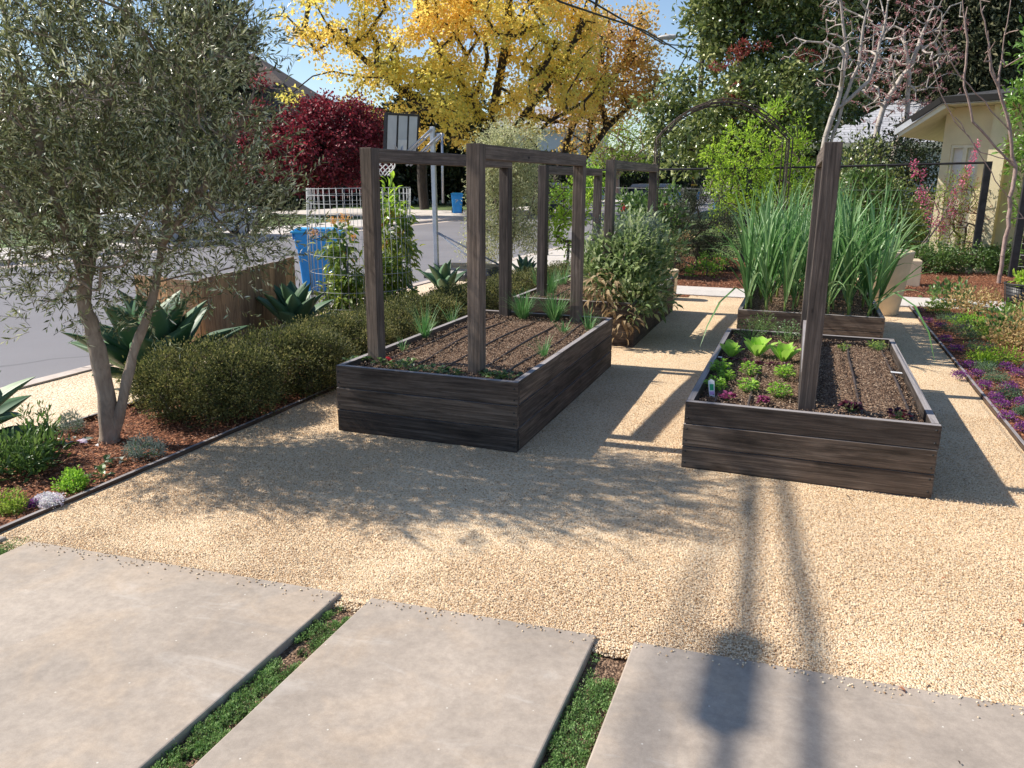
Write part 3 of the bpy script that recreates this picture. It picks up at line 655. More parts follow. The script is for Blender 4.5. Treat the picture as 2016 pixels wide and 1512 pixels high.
# edging boards
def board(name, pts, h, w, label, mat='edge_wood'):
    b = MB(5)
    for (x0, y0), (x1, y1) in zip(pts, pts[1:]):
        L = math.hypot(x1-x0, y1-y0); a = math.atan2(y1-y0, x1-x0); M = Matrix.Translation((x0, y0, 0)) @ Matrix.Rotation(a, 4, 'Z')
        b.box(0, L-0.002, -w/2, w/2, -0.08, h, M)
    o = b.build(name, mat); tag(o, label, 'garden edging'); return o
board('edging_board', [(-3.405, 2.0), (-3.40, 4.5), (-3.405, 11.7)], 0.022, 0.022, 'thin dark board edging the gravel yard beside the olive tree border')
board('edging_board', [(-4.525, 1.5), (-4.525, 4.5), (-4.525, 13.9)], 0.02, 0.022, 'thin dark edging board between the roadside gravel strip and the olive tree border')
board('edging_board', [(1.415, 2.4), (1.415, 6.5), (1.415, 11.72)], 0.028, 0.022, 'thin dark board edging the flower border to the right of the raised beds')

# ================================================================ RAISED BEDS
def bed(x0, x1, y0, y1, H, label, seed, hump=0.015):
    t = thing('raised_bed', label, 'raised bed', ((x0+x1)/2, (y0+y1)/2, 0)); w = 0.042; cx, cy = (x0+x1)/2, (y0+y1)/2; hx, hy = (x1-x0)/2, (y1-y0)/2
    nb = 3; bh = (H)/nb
    for k, (ax, sg) in enumerate((('x', -1), ('x', 1), ('y', -1), ('y', 1))):
        b = MB(seed*10+k)
        for i in range(-1, nb):
            z0 = i*bh+0.0025; z1 = (i+1)*bh-0.0025; j = b.rg.uniform(-0.005, 0.005); z0 = max(z0, -0.03)
            if ax == 'x': b.box(-hx+j*0.5, hx+j*0.5, sg*hy-(w if sg > 0 else 0)+j*0.6, sg*hy+(w if sg < 0 else 0)+j*0.6, z0, z1, c=0.003)
            else: b.box(sg*hx-(w if sg > 0 else 0)+j*0.6, sg*hx+(w if sg < 0 else 0)+j*0.6, -hy+w+0.004, hy-w-0.004, z0, z1, c=0.003)
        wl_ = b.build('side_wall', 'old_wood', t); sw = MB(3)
        for i in range(nb):
            for e in ((-1, 1) if ax == 'x' else (-1, 0, 1)):
                for dz in (0.035, 0.105):
                    zz = i*bh+dz
                    if ax == 'x': sw.lathe([(0, -0.0015), (0.0055, -0.0015), (0.006, 0.004)], 7, Matrix.Translation((e*(hx-0.02), sg*(hy+0.001), zz)) @ Matrix.Rotation(sg*-PI/2*-1, 4, 'X'))
        if sw.v:
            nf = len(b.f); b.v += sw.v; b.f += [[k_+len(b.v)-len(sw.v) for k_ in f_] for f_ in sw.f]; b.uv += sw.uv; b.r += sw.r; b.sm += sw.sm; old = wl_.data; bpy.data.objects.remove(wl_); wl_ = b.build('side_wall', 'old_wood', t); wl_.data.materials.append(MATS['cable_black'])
            for k_ in range(nf, len(b.f)): wl_.data.polygons[k_].material_index = 1
    o, Z = uneven('soil', -hx+w+0.008, hx-w-0.008, -hy+w+0.008, hy-w-0.008, 50, 100, H-0.075, 0.022, 'soil', seed, parent=t, kind=None, sc=0.35, hump=0.02+hump)
    R = np.random.default_rng(seed+5); n = 16000; P = np.stack([(R.random(n)*2-1)*(hx-w-0.02), (R.random(n)*2-1)*(hy-w-0.02), np.full(n, H-0.045+hump)+R.normal(size=n)*0.006], 1)
    s = scatter('soil_crumbs', 'clod', R, P, 0.0018, 0.0065, 0.7, 1.4); s.parent = t; s['kind'] = 'stuff'
    return t
B1 = (-2.778, -1.524, 4.275, 6.78, 0.445); B2 = (-0.552, 0.751, 4.386, 6.888, 0.401); B3 = (-2.80, -1.51, 7.68, 10.2, 0.445); B4 = (-0.54, 0.76, 7.85, 10.3, 0.42)
bed(*B1, 'dark timber raised bed under two post frames, bare soil edged with strawberries', 11)
bed(*B2, 'brown timber raised bed of lettuce and parsley around one lone post', 12)
bed(*B3, 'dark timber raised bed at the back left with sage spilling over its side', 13)
bed(*B4, 'timber raised bed packed with tall leeks behind the lettuce bed', 14)

def post_frame(a, b, base, top, label, overlap=True):
    ax, ay = a; bx, by = b; L = math.hypot(bx-ax, by-ay); rz = math.atan2(by-ay, bx-ax); w = 0.0445
    t = thing('post_frame', label, 'timber frame', (ax, ay, base), rz, 'timber post frames standing in the raised beds')
    for i, x in enumerate((0, L)):
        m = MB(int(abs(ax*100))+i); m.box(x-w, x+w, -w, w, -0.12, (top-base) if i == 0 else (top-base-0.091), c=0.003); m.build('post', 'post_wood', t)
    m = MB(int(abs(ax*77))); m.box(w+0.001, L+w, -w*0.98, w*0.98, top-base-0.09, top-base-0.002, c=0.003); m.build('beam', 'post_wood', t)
    sc = MB(4)
    for z in (0.62, 1.13): sc.lathe([(0.0, -w-0.0015), (0.007, -w-0.0015), (0.007, -w+0.002)], 8, Matrix.Translation((0, 0, z)) @ Matrix.Rotation(-PI/2, 4, 'Y'))
    return t
post_frame((-2.690, 4.66), (-2.520, 6.72), 0.40, 1.808, 'left timber post frame in the near left bed, in front of the wire cage')
post_frame((-1.903, 4.56), (-1.825, 6.64), 0.40, 1.822, 'right timber post frame in the near left bed, nearest to the gravel path')
post_frame((-2.61, 8.08), (-2.52, 10.05), 0.40, 1.77, 'left timber post frame in the back left bed, half hidden behind the near frames')
post_frame((-1.875, 8.0), (-1.82, 10.05), 0.40, 1.82, 'timber post frame in the back left bed, rising out of the big sage plant')
f2 = post_frame((0.098, 4.60), (0.079, 6.66), 0.36, 1.812, 'lone timber post frame seen end-on in the middle of the lettuce bed')
# low board along the middle of the lettuce bed
m = MB(71); m.box(-0.019, 0.019, -0.93, 0.98, 0, 0.22, c=0.002); dv = m.build('divider_board', 'post_wood'); dv.location = (0.070, 5.64, 0.33)
tag(dv, 'low grey board set on edge down the middle of the lettuce bed behind the post', 'board')
# trellis wires on the frames
def wires(pts, zs, label):
    m = MB(9)
    for z in zs: m.tube([(pts[0][0], pts[0][1], z), ((pts[0][0]+pts[1][0])/2, (pts[0][1]+pts[1][1])/2, z-0.006), (pts[1][0], pts[1][1], z)], 0.0022, 5)
    return tag(m.build('trellis_wire', 'wire_metal'), label, 'wire')
wires([(0.098, 4.645), (0.079, 6.62)], [0.62, 0.83, 1.03, 1.25, 1.47], 'thin trellis wires strung along the lone post frame in the lettuce bed')

# drip lines
def drip(x, y0, y1, z, seed, label, grp, mat='drip_brown', amp=0.02, sag=0.0, r=0.0085):
    R = random.Random(seed); P = []; n = 22; a = [R.uniform(-1, 1) for _ in range(4)]
    for i in range(n+1):
        t = i/n; P.append((x+amp*(a[0]*math.sin(3*t+a[1]*3)+0.5*a[2]*math.sin(9*t+a[3]*3)), y0+(y1-y0)*t, z+0.008*math.sin(7*t+a[0]*4)+(-0.03 if i in (0, n) else 0)))
    m = MB(seed); m.tube(P, r, 7); o = m.build('drip_line', mat); return tag(o, label, 'drip line', grp)
for i, x in enumerate((-2.60, -2.38, -2.14, -1.93, -1.71)):
    drip(x, 4.42, 6.68, 0.418, i+1, ['leftmost', 'second from the left', 'middle', 'second from the right', 'rightmost'][i]+' dark drip hose on the bare soil of the near left bed', 'drip hoses in the near left bed', amp=0.035)
for i, x in enumerate((-0.40, -0.21)): drip(x, 4.5, 6.7, 0.372, i+11, ['left', 'right'][i]+' dark drip hose running between the lettuces', 'drip hoses in the lettuce bed')
for i, x in enumerate((0.40, 0.64)): drip(x, 4.5, 6.75, 0.372, i+15, ['left', 'right'][i]+' brown drip hose on the bare soil right of the lone post', 'drip hoses in the lettuce bed')
for i, x in enumerate((-2.45, -2.2)): drip(x, 7.8, 10.0, 0.418, i+18, ['left', 'right'][i]+' drip hose on the soil of the back left bed', 'drip hoses in the back left bed')

# ================================================================ PLANTS IN THE BEDS
def clump(name, label, cat, loc, n, L, W, mat, seed, spread=0.03, tilt=(0.05, 0.7), droop=0.9, group=None, segs=6, fold=0.1):
    R = np.random.default_rng(seed); t = thing(name, label, cat, loc, 0, group); az = R.random(n)*2*PI
    P = np.stack([np.cos(az)*spread*R.random(n), np.sin(az)*spread*R.random(n), np.zeros(n)-0.005], 1); tl = tilt[0]+(tilt[1]-tilt[0])*R.random(n)
    V, F, r = bladearr(P, az, tl, L*(0.45+0.6*R.random(n)), W*(0.7+0.5*R.random(n)), droop*R.random(n)**1.5, segs, R, fold); npmesh('leaves', V, F, mat, r, t); return t
s1 = 0.40
def onion(px, py, n, L, seed, label, z=0.41):
    p = at(px, py, z); clump('chives', label, 'chives', p, int(n*1.6), L*1.25, 0.0065, 'chive_leaf', seed, 0.035, (0.05, 0.75), 1.5, 'chive clumps in the near left bed')
onion(836, 664, 42, 0.26, 1, 'sparse spiky chive clump by the left edge of the near left bed')
onion(890, 638, 12, 0.22, 2, 'small thin chive tuft just left of the second post')
onion(1030, 628, 120, 0.26, 3, 'dense green chive clump left of centre against the far end of the near left bed')
onion(1092, 632, 120, 0.27, 4, 'dense green chive clump right of centre against the far end of the near left bed')
onion(1160, 650, 26, 0.20, 5, 'small chive tuft in the far right corner of the near left bed')
onion(1110, 655, 16, 0.13, 6, 'low chive seedlings near the right side of the near left bed', 0.405)
onion(1070, 702, 22, 0.15, 7, 'sprawling chive seedlings by the right wall of the near left bed', 0.405)
onion(793, 690, 8, 0.12, 8, 'tiny chive sprout beside the left post of the near left bed')
for i, (px, py, n, L) in enumerate([(1085, 578, 110, 0.34), (1110, 560, 50, 0.3), (1060, 560, 30, 0.3)]):
    p = at(px, py, 0.41); clump('chives', ['dark green chive clump beside the front post of the back left bed', 'chive tuft behind the dark green clump in the back left bed', 'thin chive tuft at the left side of the back left bed'][i], 'chives', p, n, L, 0.006, 'chive_leaf', 20+i, 0.06, (0.05, 0.5), 0.9, 'chive clumps in the back left bed')

def leafplant(name, label, cat, loc, n, L, W, mat, seed, h=0.05, rad=0.07, group=None, kind=1, up=0.6, curl=0.3, stems=True, smat='thyme_leaf'):
    R = np.random.default_rng(seed); t = thing(name, label, cat, loc, 0, group); az = R.random(n)*2*PI; rr = rad*np.sqrt(R.random(n)); zz = h*(0.3+0.9*R.random(n))*(1-0.45*(rr/max(rad, 1e-6))**2)
    P = np.stack([np.cos(az)*rr, np.sin(az)*rr, zz], 1); D = np.stack([np.cos(az), np.sin(az), up*R.random(n)+0.1], 1)+rdir(R, n)*0.35; N = np.array([0, 0, 1.0])+rdir(R, n)*0.35
    LL = L*(0.55+0.7*R.random(n)); parts = [leafarr(P, D, N, LL, LL*W/L, kind, curl, R)]
    V, F, r = merge(parts); npmesh('leaves', V, F, mat, r, t)
    if stems:
        k = min(n, 40); A = np.stack([np.cos(az[:k])*0.006, np.sin(az[:k])*0.006, np.full(k, -0.01)], 1); V, F, r = tubesarr(A, P[:k], np.full(k, 0.0018), np.full(k, 0.001), 4); npmesh('stems', V, F, smat, r, t)
    return t
def rosette(name, label, cat, loc, n, L, W, mat, seed, group=None, tilt=(0.15, 1.0), droop=0.6, fold=0.15, spread=0.01):
    R = np.random.default_rng(seed); t = thing(name, label, cat, loc, 0, group); i = np.arange(n); az = i*2.399963+0.3*R.random(n); f = i/max(1, n-1)
    P = np.stack([np.cos(az)*spread, np.sin(az)*spread, 0.005*f], 1)
    segs = 8; tt = np.linspace(0, 1, segs+1); wprof = np.interp(tt, [0, 0.3, 0.65, 0.9, 1], [0.22, 0.55, 1.0, 0.7, 0.08]); tl = tilt[1]+(tilt[0]-tilt[1])*f
    LL = L*(0.75+0.3*R.random(n)); WW = W*(0.8+0.3*R.random(n)); hz = np.stack([np.cos(az), np.sin(az), np.zeros(n)], 1); S = np.stack([-np.sin(az), np.cos(az), np.zeros(n)], 1); pos = P.copy(); rows = []
    for k in range(segs+1):
        ang = tl+droop*tt[k]**2; d = hz*np.sin(ang)[:, None]+np.array([0, 0, 1])*np.cos(ang)[:, None]; nn = hz*np.cos(ang)[:, None]-np.array([0, 0, 1])*np.sin(ang)[:, None]; ww = (WW*wprof[k])[:, None]
        rip = 0.06*np.sin(5*tt[k]+az)[:, None]*ww
        rows += [pos+S*ww*0.5-nn*(ww*fold+rip), pos+S*ww*0.25-nn*ww*fold*0.4, pos, pos-S*ww*0.25-nn*ww*fold*0.4, pos-S*ww*0.5-nn*(ww*fold-rip)]; pos = pos+d*(LL/segs)[:, None]
    V = np.stack(rows, 1); F = []
    for k in range(segs):
        a = 5*k
        for q in range(4): F.append([a+q, a+5+q, a+6+q, a+1+q])
    F = np.array(F)[None]+(np.arange(n)*V.shape[1])[:, None, None]; npmesh('leaves', V.reshape(-1, 3), [F.reshape(-1, 4)], mat, np.repeat(np.clip(0.3+0.5*R.random(n), 0, 1), V.shape[1]), t, True)
    return t
z2 = 0.365
for i, (px, py, s) in enumerate([(1439, 703, 0.9), (1490, 702, 1.15), (1542, 712, 1.05)]):
    rosette('bok_choy', ['left', 'middle, largest', 'right'][i]+' bok choy of the row across the lettuce bed', 'bok choy', at(px, py, z2), 11, 0.15*s, 0.085*s, 'lettuce_leaf', 40+i, 'row of bok choy', (0.1, 0.8), 0.35, 0.12, 0.012)
for i, (px, py, s) in enumerate([(1418, 736, 1.1), (1476, 738, 1), (1545, 745, 1), (1408, 768, 1.0), (1472, 772, 0.95), (1534, 782, 1.05), (1430, 748, 0.8)]):
    leafplant('parsley', ['bright parsley near the left wall in the upper parsley row', 'middle parsley of the upper row', 'parsley nearest the post in the upper row', 'parsley beside the white plant tag', 'middle parsley of the lower row', 'parsley nearest the post in the lower row', 'small parsley tucked between the two at the left wall'][i], 'parsley', at(px, py, z2), int(120*s), 0.026, 0.019, 'parsley_leaf', 50+i, 0.075*s, 0.058*s, 'parsley plants in the lettuce bed', 1, 0.5)
for i, (px, py, s) in enumerate([(1478, 668, 1.1), (1500, 652, 1), (1550, 672, 1)]):
    leafplant('carrot', ['carrot top by the left wall at the far end of the lettuce bed', 'tallest carrot top at the far end of the lettuce bed', 'bluish carrot top close to the post'][i], 'carrot', at(px, py, z2), int(260*s), 0.022, 0.008, 'mid_leaf' if i < 2 else 'leek_leaf', 60+i, 0.15*s, 0.12*s, 'carrot tops in the lettuce bed', 0, 0.8)
for i, (px, py, s) in enumerate([(1432, 786, 1.2), (1503, 793, 0.8)]):
    leafplant('red_lettuce', ['larger magenta lettuce in the near left corner of the lettuce bed', 'smaller magenta lettuce left of the post foot'][i], 'red lettuce', at(px, py, z2), 60, 0.026, 0.022, 'magenta_leaf', 70+i, 0.03, 0.032*s, 'magenta lettuces', 1, 0.7)
for i in range(6):
    px, py = (1440+i*21, 708+i*2.6); leafplant('red_lettuce', 'tiny dark red lettuce seedling in the row below the bok choy', 'red lettuce', at(px, py+4, z2), 26, 0.028, 0.02, 'red_leaf', 80+i, 0.02, 0.035, 'dark red lettuce seedlings', 1, 0.7)
for i, (px, py, s) in enumerate([(1674, 807, 1.1), (1770, 822, 1.2)]):
    leafplant('red_lettuce', ['dark red lettuce right of the post on the near edge of the bare half', 'dark red lettuce by the right near corner of the bare half'][i], 'red lettuce', at(px, py, z2), 46, 0.034, 0.026, 'red_leaf', 90+i, 0.035, 0.045*s, 'dark red lettuces', 1, 0.7)
for i, (px, py, s) in enumerate([(1662, 690, 0.8), (1730, 690, 1.0), (1716, 684, 0.7)]):
    leafplant('seedling', ['pale seedling on the left drip hose of the bare half', 'pale seedling on the right drip hose of the bare half', 'smallest pale seedling next to the right drip hose'][i], 'seedling', at(px, py, z2), 34, 0.02, 0.012, 'fern_leaf', 95+i, 0.07*s, 0.06*s, 'pale seedlings', 1, 0.8)
# plant tag
tg = thing('plant_tag', 'white plant tag with green picture and pink tip among the parsley', 'plant tag', at(1402, 782, z2), 0.35)
m = MB(1); m.prism([(-0.016, 0.0), (0.016, 0.0), (0.019, 0.10), (0.0, 0.112), (-0.019, 0.10)], -0.0008, 0.0008, Matrix.Rotation(math.radians(62), 4, 'X')); m.build('label', 'white_plastic', tg)
plain('tag_green', (0.02, 0.35, 0.14), 0.5); plain('tag_pink', (0.62, 0.35, 0.66), 0.5)
m = MB(1); m.prism([(-0.011, 0.042), (0.011, 0.042), (0.012, 0.080), (-0.012, 0.080)], 0.001, 0.0016, Matrix.Rotation(math.radians(62), 4, 'X')); m.build('picture', 'tag_green', tg)
m = MB(1); m.prism([(-0.013, 0.014), (0.013, 0.014), (0.014, 0.036), (-0.014, 0.036)], 0.001, 0.0016, Matrix.Rotation(math.radians(62), 4, 'X')); m.build('band', 'tag_pink', tg)
for i, (px, py) in enumerate([(1412, 703), (1765, 734)]):
    o = MB(2).box(-0.035, 0.035, -0.012, 0.012, 0, 0.004, c=0.001).build('row_marker', 'white_plastic'); o.location = at(px, py, 0.385); o.rotation_euler = (0.1, 0.05, 0.1)
    tag(o, ['white row marker lying by the left wall of the lettuce bed', 'white row marker lying by the right wall of the lettuce bed'][i], 'row marker', 'white row markers')
# strawberries and small leaves along the near edge of bed 1
R = np.random.default_rng(5)
sp = [(715, 708), (752, 716), (782, 722), (800, 716), (818, 728), (846, 730), (868, 733), (893, 738), (962, 738), (985, 743), (1004, 742), (694, 712)]
for i, (px, py) in enumerate(sp):
    leafplant('strawberry', ['beside the left post foot', 'just right of the left post foot', 'with the red leaf', 'behind the front row', 'third from the left post', 'under the drip hose end', 'with the yellowish leaf', 'left of the second post foot', 'bright and right of the second post foot', 'second to the right of the second post', 'in the near right corner', 'in the near left corner'][i].join(['strawberry plant ', ' on the near bed edge']), 'strawberry', at(px, py, 0.415), 20, 0.036, 0.030, 'strawberry_leaf', 100+i, 0.022, 0.06, 'strawberries along the near edge', 1, 0.35)
o = leafplant('strawberry', 'bright red strawberry leaves near the left post foot', 'strawberry', at(769, 716, 0.43), 4, 0.035, 0.03, 'tail_red', 130, 0.03, 0.01, None, 1, 0.4, stems=False)

# leeks: one thing each, stalk and leaves
def leek(label, loc, seed, h=0.85):
    R = np.random.default_rng(seed); t = thing('leek', label, 'leek', loc, R.random()*6.28, 'leeks in the back right bed')
    m = MB(seed); m.tube([(0, 0, -0.03), (0.004*R.normal(), 0, 0.12*h), (0.01*R.normal(), 0.01*R.normal(), 0.3*h)], [0.011, 0.010, 0.007], 7); m.build('stalk', 'leek_stalk', t)
    n = 12; P = np.stack([np.zeros(n), np.zeros(n), (0.08+0.22*np.linspace(0, 1, n))*h], 1); az = np.where(np.arange(n) % 2 == 0, 0, PI)+R.normal(size=n)*0.5
    L = h*(0.70+0.30*R.random(n)); tl = np.linspace(0.5, 0.03, n)+0.08*R.normal(size=n)
    V, F, r = bladearr(P, az, tl, L, 0.026*(0.8+0.4*R.random(n)), (0.2+1.7*R.random(n)**2.4)*np.linspace(1.3, 0.5, n), 8, R, 0.35); npmesh('leaves', V, F, 'leek_leaf', r, t, True); return t
protos = [leek('', (0, 0, 0), 200+i, 0.90+0.035*i) for i in range(7)]
R = np.random.default_rng(9); used = set(); rows = 10; cols = 7; cnt = 0
edge = {0: 'front row of the leeks facing the lettuce bed', rows-1: 'rear row of the leeks by the concrete path'}
for j in range(rows):
    for i in range(cols):
        x = B4[0]+0.10+(B4[1]-B4[0]-0.2)*i/(cols-1)+float(np.clip(R.normal()*0.045, -0.06, 0.06)); y = B4[2]+0.13+(2.0)*j/(rows-1)+R.normal()*0.03
        q = int(R.integers(0, 7)); side = ['at the left end', 'second from the left', 'third from the left', 'in the middle', 'third from the right', 'second from the right', 'at the right end'][i]
        rown = ['front', 'second', 'third', 'fourth', 'fifth', 'sixth', 'seventh', 'eighth', 'ninth', 'rearmost'][j]
        lab = 'tall leek %s of the %s row in the back right bed' % (side, rown)
        tl = 0.16*(i-3)/3
        if q not in used: o = protos[q]; used.add(q); o['label'] = lab; o.location = (x, y, 0.375); o.rotation_euler = (R.normal()*0.05, tl, R.random()*6.28)
        else: o = copy_thing(protos[q], (x, y, 0.375), R.random()*6.28, lab, 0.92+0.16*R.random()); o.rotation_euler = (R.normal()*0.05, tl, R.random()*6.28)
# a few arching outer leaves
def strap(name, label, pts, w, mat, cat='leaf'):
    pts = [np.array(p, float) for p in pts]; m = MB(2); V = []; n = len(pts)
    for i, p in enumerate(pts):
        d = pts[min(i+1, n-1)]-pts[max(i-1, 0)]; s = np.cross(d, [0, 0, 1.0]); s = s/(np.linalg.norm(s)+1e-9) if np.linalg.norm(s) > 1e-6 else np.array([1, 0, 0]); ww = w*(1-(i/(n-1))**2.5)+0.001
        V += [p+s*ww/2+[0, 0, ww*0.2], p, p-s*ww/2+[0, 0, ww*0.2]]
    F = []
    for i in range(n-1): a = 3*i; F += [(a, a+3, a+4, a+1), (a+1, a+4, a+5, a+2)]
    m.add(V, F, smooth=True, r=0.35); o = m.build(name, mat); return tag(o, label, cat)
strap('leek_leaf', 'long drooping leek leaf hanging past the right corner of the leek bed', [(0.62, 8.0, 0.55), (0.80, 7.8, 0.66), (0.95, 7.55, 0.58), (1.05, 7.3, 0.40), (1.10, 7.1, 0.18)], 0.028, 'leek_leaf')
strap('leek_leaf', 'long drooping leek leaf hanging past the left corner of the leek bed', [(-0.42, 8.1, 0.5), (-0.58, 7.9, 0.62), (-0.70, 7.7, 0.5), (-0.78, 7.5, 0.3), (-0.82, 7.35, 0.12)], 0.026, 'leek_leaf')

# sage spilling from the back left bed
z3 = 0.42
R = np.random.default_rng(3)
sg = thing('sage_shrub', 'big grey-green leafy sage plant spilling over the front of the back left bed', 'sage plant', (-1.72, 8.15, z3))
sb = [(-1.88, 8.15, 0.88, 0.20, 0.20, 0.26), (-1.66, 8.0, 0.92, 0.22, 0.20, 0.26), (-1.52, 8.15, 0.76, 0.21, 0.24, 0.32), (-1.48, 8.2, 0.60, 0.20, 0.24, 0.26), (-1.72, 7.85, 0.74, 0.22, 0.16, 0.24), (-1.98, 8.0, 0.66, 0.14, 0.16, 0.22), (-1.6, 8.5, 0.9, 0.3, 0.3, 0.3), (-1.52, 7.85, 0.48, 0.16, 0.16, 0.18)]
def foliage_on(root, blobs, n, L, W, mat, seed, name='foliage', kind=1, shell=0.45, up=0.2, droop=0.0, nc=90, cl=0.07):
    R = np.random.default_rng(seed); base = np.array(root.location); pts, dd, _ = blobpts(R, blobs, nc, shell); pts = pts-base; k = R.integers(0, nc, n); off = np.clip(R.normal(size=(n, 3)), -2, 2)*cl
    out = nrm(off+dd[k]*cl); D = nrm(out*0.9+rdir(R, n)*0.6+np.array([0, 0, up-droop])); N = nrm(rdir(R, n)*0.7+np.array([0, 0, 1.0])); c = R.random(nc); LL = L*(0.55+0.7*R.random(n))
    V, F, r = leafarr(pts[k]+off, D, N, LL, LL*W/L, kind, 0.35, R, np.clip(0.55*R.random(n)+0.45*c[k], 0, 1)); return npmesh(name, V, F, mat, r, root)
foliage_on(sg, sb, 5600, 0.09, 0.032, 'sage_leaf', 31, cl=0.085, up=0.5)
foliage_on(sg, [(-1.66, 8.1, 1.16, 0.24, 0.2, 0.10), (-1.92, 8.2, 1.10, 0.16, 0.16, 0.10), (-2.2, 8.4, 0.8, 0.16, 0.2, 0.2), (-1.48, 8.1, 1.05, 0.14, 0.2, 0.1)], 4200, 0.028, 0.012, 'grey_leaf', 32, 'flower_heads', 0, nc=60, cl=0.05)
foliage_on(sg, [(-1.80, 7.66, 0.54, 0.09, 0.06, 0.16), (-1.62, 7.60, 0.36, 0.07, 0.05, 0.18), (-1.96, 7.74, 0.60, 0.08, 0.08, 0.10)], 190, 0.10, 0.036, 'dry_leaf', 33, 'withered_leaves', 1, droop=0.9, nc=40)
pts, _, _ = blobpts(R, sb, 26, 0.2); A, B, ra, rb, NA, rad = grow(R, [[(0, 0, -0.05), (0.02, -0.03, 0.2), (0, 0, 0.35)]], pts-np.array(sg.location), 0.1, 0.1, 0.005, 0.4, 0.02)
V, F, r = tubesarr(A, B, ra, rb, 5); npmesh('stems', V, F, 'bark_olive', r, sg, True)

# ================================================================ LEFT BORDER
def olive():
    base = np.array([-4.01, 3.57, 0.0]); D0 = 4.72
    def q(px, py, d=0): return atd(px, py, D0+d)
    tr = [[base+[0, 0, -0.05], q(212, 800), q(185, 660), q(165, 590), q(178, 500, 0.05), q(190, 380, 0.1), q(215, 200, 0.1), q(250, 20, 0.1), q(300, -150, 0.1)],
          [base+[0, 0, -0.05], q(236, 812), q(262, 700, 0.05), q(300, 590, 0.1), q(325, 450, 0.15), q(350, 300, 0.2), q(380, 120, 0.2), q(400, -60, 0.2)],
          [q(170, 560), q(110, 400, -0.1), q(60, 230, -0.1), q(20, 60, -0.1)], [q(320, 480, 0.1), q(430, 330, 0.1), q(500, 180, 0.1)]]
    tr = [[p+0 for p in t] for t in tr]
    bl = [PB(200, 430, D0, 170, 110), PB(360, 440, D0+0.1, 160, 95), PB(455, 390, D0+0.1, 70, 60), PB(60, 480, D0-0.1, 120, 105), PB(-60, 380, D0-0.1, 120, 130),
          PB(120, 250, D0, 200, 160), PB(330, 240, D0, 190, 160), PB(230, 80, D0, 200, 120), PB(400, 130, D0, 80, 120), PB(50, 90, D0, 150, 130), PB(400, 300, D0+0.1, 90, 90),
          PB(-110, 220, D0-0.1, 110, 160), PB(180, -30, D0, 200, 70), PB(390, 10, D0, 90, 90), PB(120, 560, D0-0.2, 110, 45), PB(70, 600, D0-0.2, 45, 30), PB(520, 450, D0+0.2, 40, 40), PB(480, 30, D0, 30, 50),
          PB(330, 560, D0+0.3, 70, 50), PB(470, 540, D0+0.2, 60, 30)]
    R = np.random.default_rng(77); root = thing('olive_tree', 'large silvery olive tree with two trunks in the left border by the street', 'olive tree', base)
    nc = 430; pts, dd, _ = blobpts(R, bl, nc, 0.1); pts = pts-base
    A, B, ra, rb, NA, rad = grow(R, [[p-base for p in t] for t in tr], pts, 0.09, 0.12, 0.0030, 0.46, 0.05)
    m = MB(3)
    for t, r0, r1 in ((tr[0], 0.064, 0.012), (tr[1], 0.038, 0.012), (tr[2], 0.026, 0.008), (tr[3], 0.02, 0.008)):
        P = [Vector(p-base) for p in t]; Q = []
        for i in range(len(P)-1):
            p0, p1, p2, p3 = P[max(i-1, 0)], P[i], P[i+1], P[min(i+2, len(P)-1)]
            for k in range(5):
                u = k/5; Q.append(0.5*((2*p1)+(p2-p0)*u+(2*p0-5*p1+4*p2-p3)*u*u+(3*p1-p0-3*p2+p3)*u**3)+Vector(R.normal(size=3)*0.0025))
        Q.append(P[-1]); n = len(Q); rr = [r0+(r1-r0)*(i/(n-1))**0.8+0.003*math.sin(i*1.7) for i in range(n)]
        if t is tr[0] or t is tr[1]: rr[0] *= 1.35; rr[1] *= 1.15
        m.tube(Q, rr, 12)
    m.build('trunk', 'bark_olive', root)
    V, F, r = tubesarr(A, B, np.minimum(ra, 0.02), np.minimum(rb, 0.02), 5); npmesh('branches', V, F, 'bark_olive', r, root, True)
    # leafy shoots: each shoot is a bent twig with paired narrow leaves
    ns = 4100; k = R.integers(0, nc, ns); off = np.clip(R.normal(size=(ns, 3)), -2, 2)*0.10; S0 = pts[k]+off; SD = nrm(nrm(off)*0.7+dd[k]*0.6+rdir(R, ns)*0.7+np.array([0, 0, 0.55])); SL_ = 0.13+0.13*R.random(ns)
    V1, F1, r1 = tubesarr(S0, S0+SD*SL_[:, None], np.full(ns, 0.0014), np.full(ns, 0.0007), 4); npmesh('twigs', V1, F1, 'twig', r1, root)
    per = 13; sh = np.repeat(np.arange(ns), per); t_ = np.tile(np.linspace(0.08, 1.0, per), ns)+R.normal(size=ns*per)*0.02; N_ = len(sh); P = S0[sh]+SD[sh]*(SL_[sh]*t_)[:, None]
    side = nrm(np.cross(SD[sh], rdir(R, N_))); D = nrm(SD[sh]*0.9+side*0.8+np.array([0, 0, 0.08])); L = 0.048*(0.65+0.6*R.random(N_)); W = 0.0105*(0.8+0.4*R.random(N_))
    cl = R.random(nc); rv = np.clip(0.7*R.random(N_)+0.3*cl[k][sh], 0, 1)
    V, F, r = leafarr(P, D, nrm(rdir(R, N_)+np.array([0, 0, 0.5])), L, W, 0, 0.12, R, rv); npmesh('crown', V, F, 'olive_leaf', r, root)
olive()

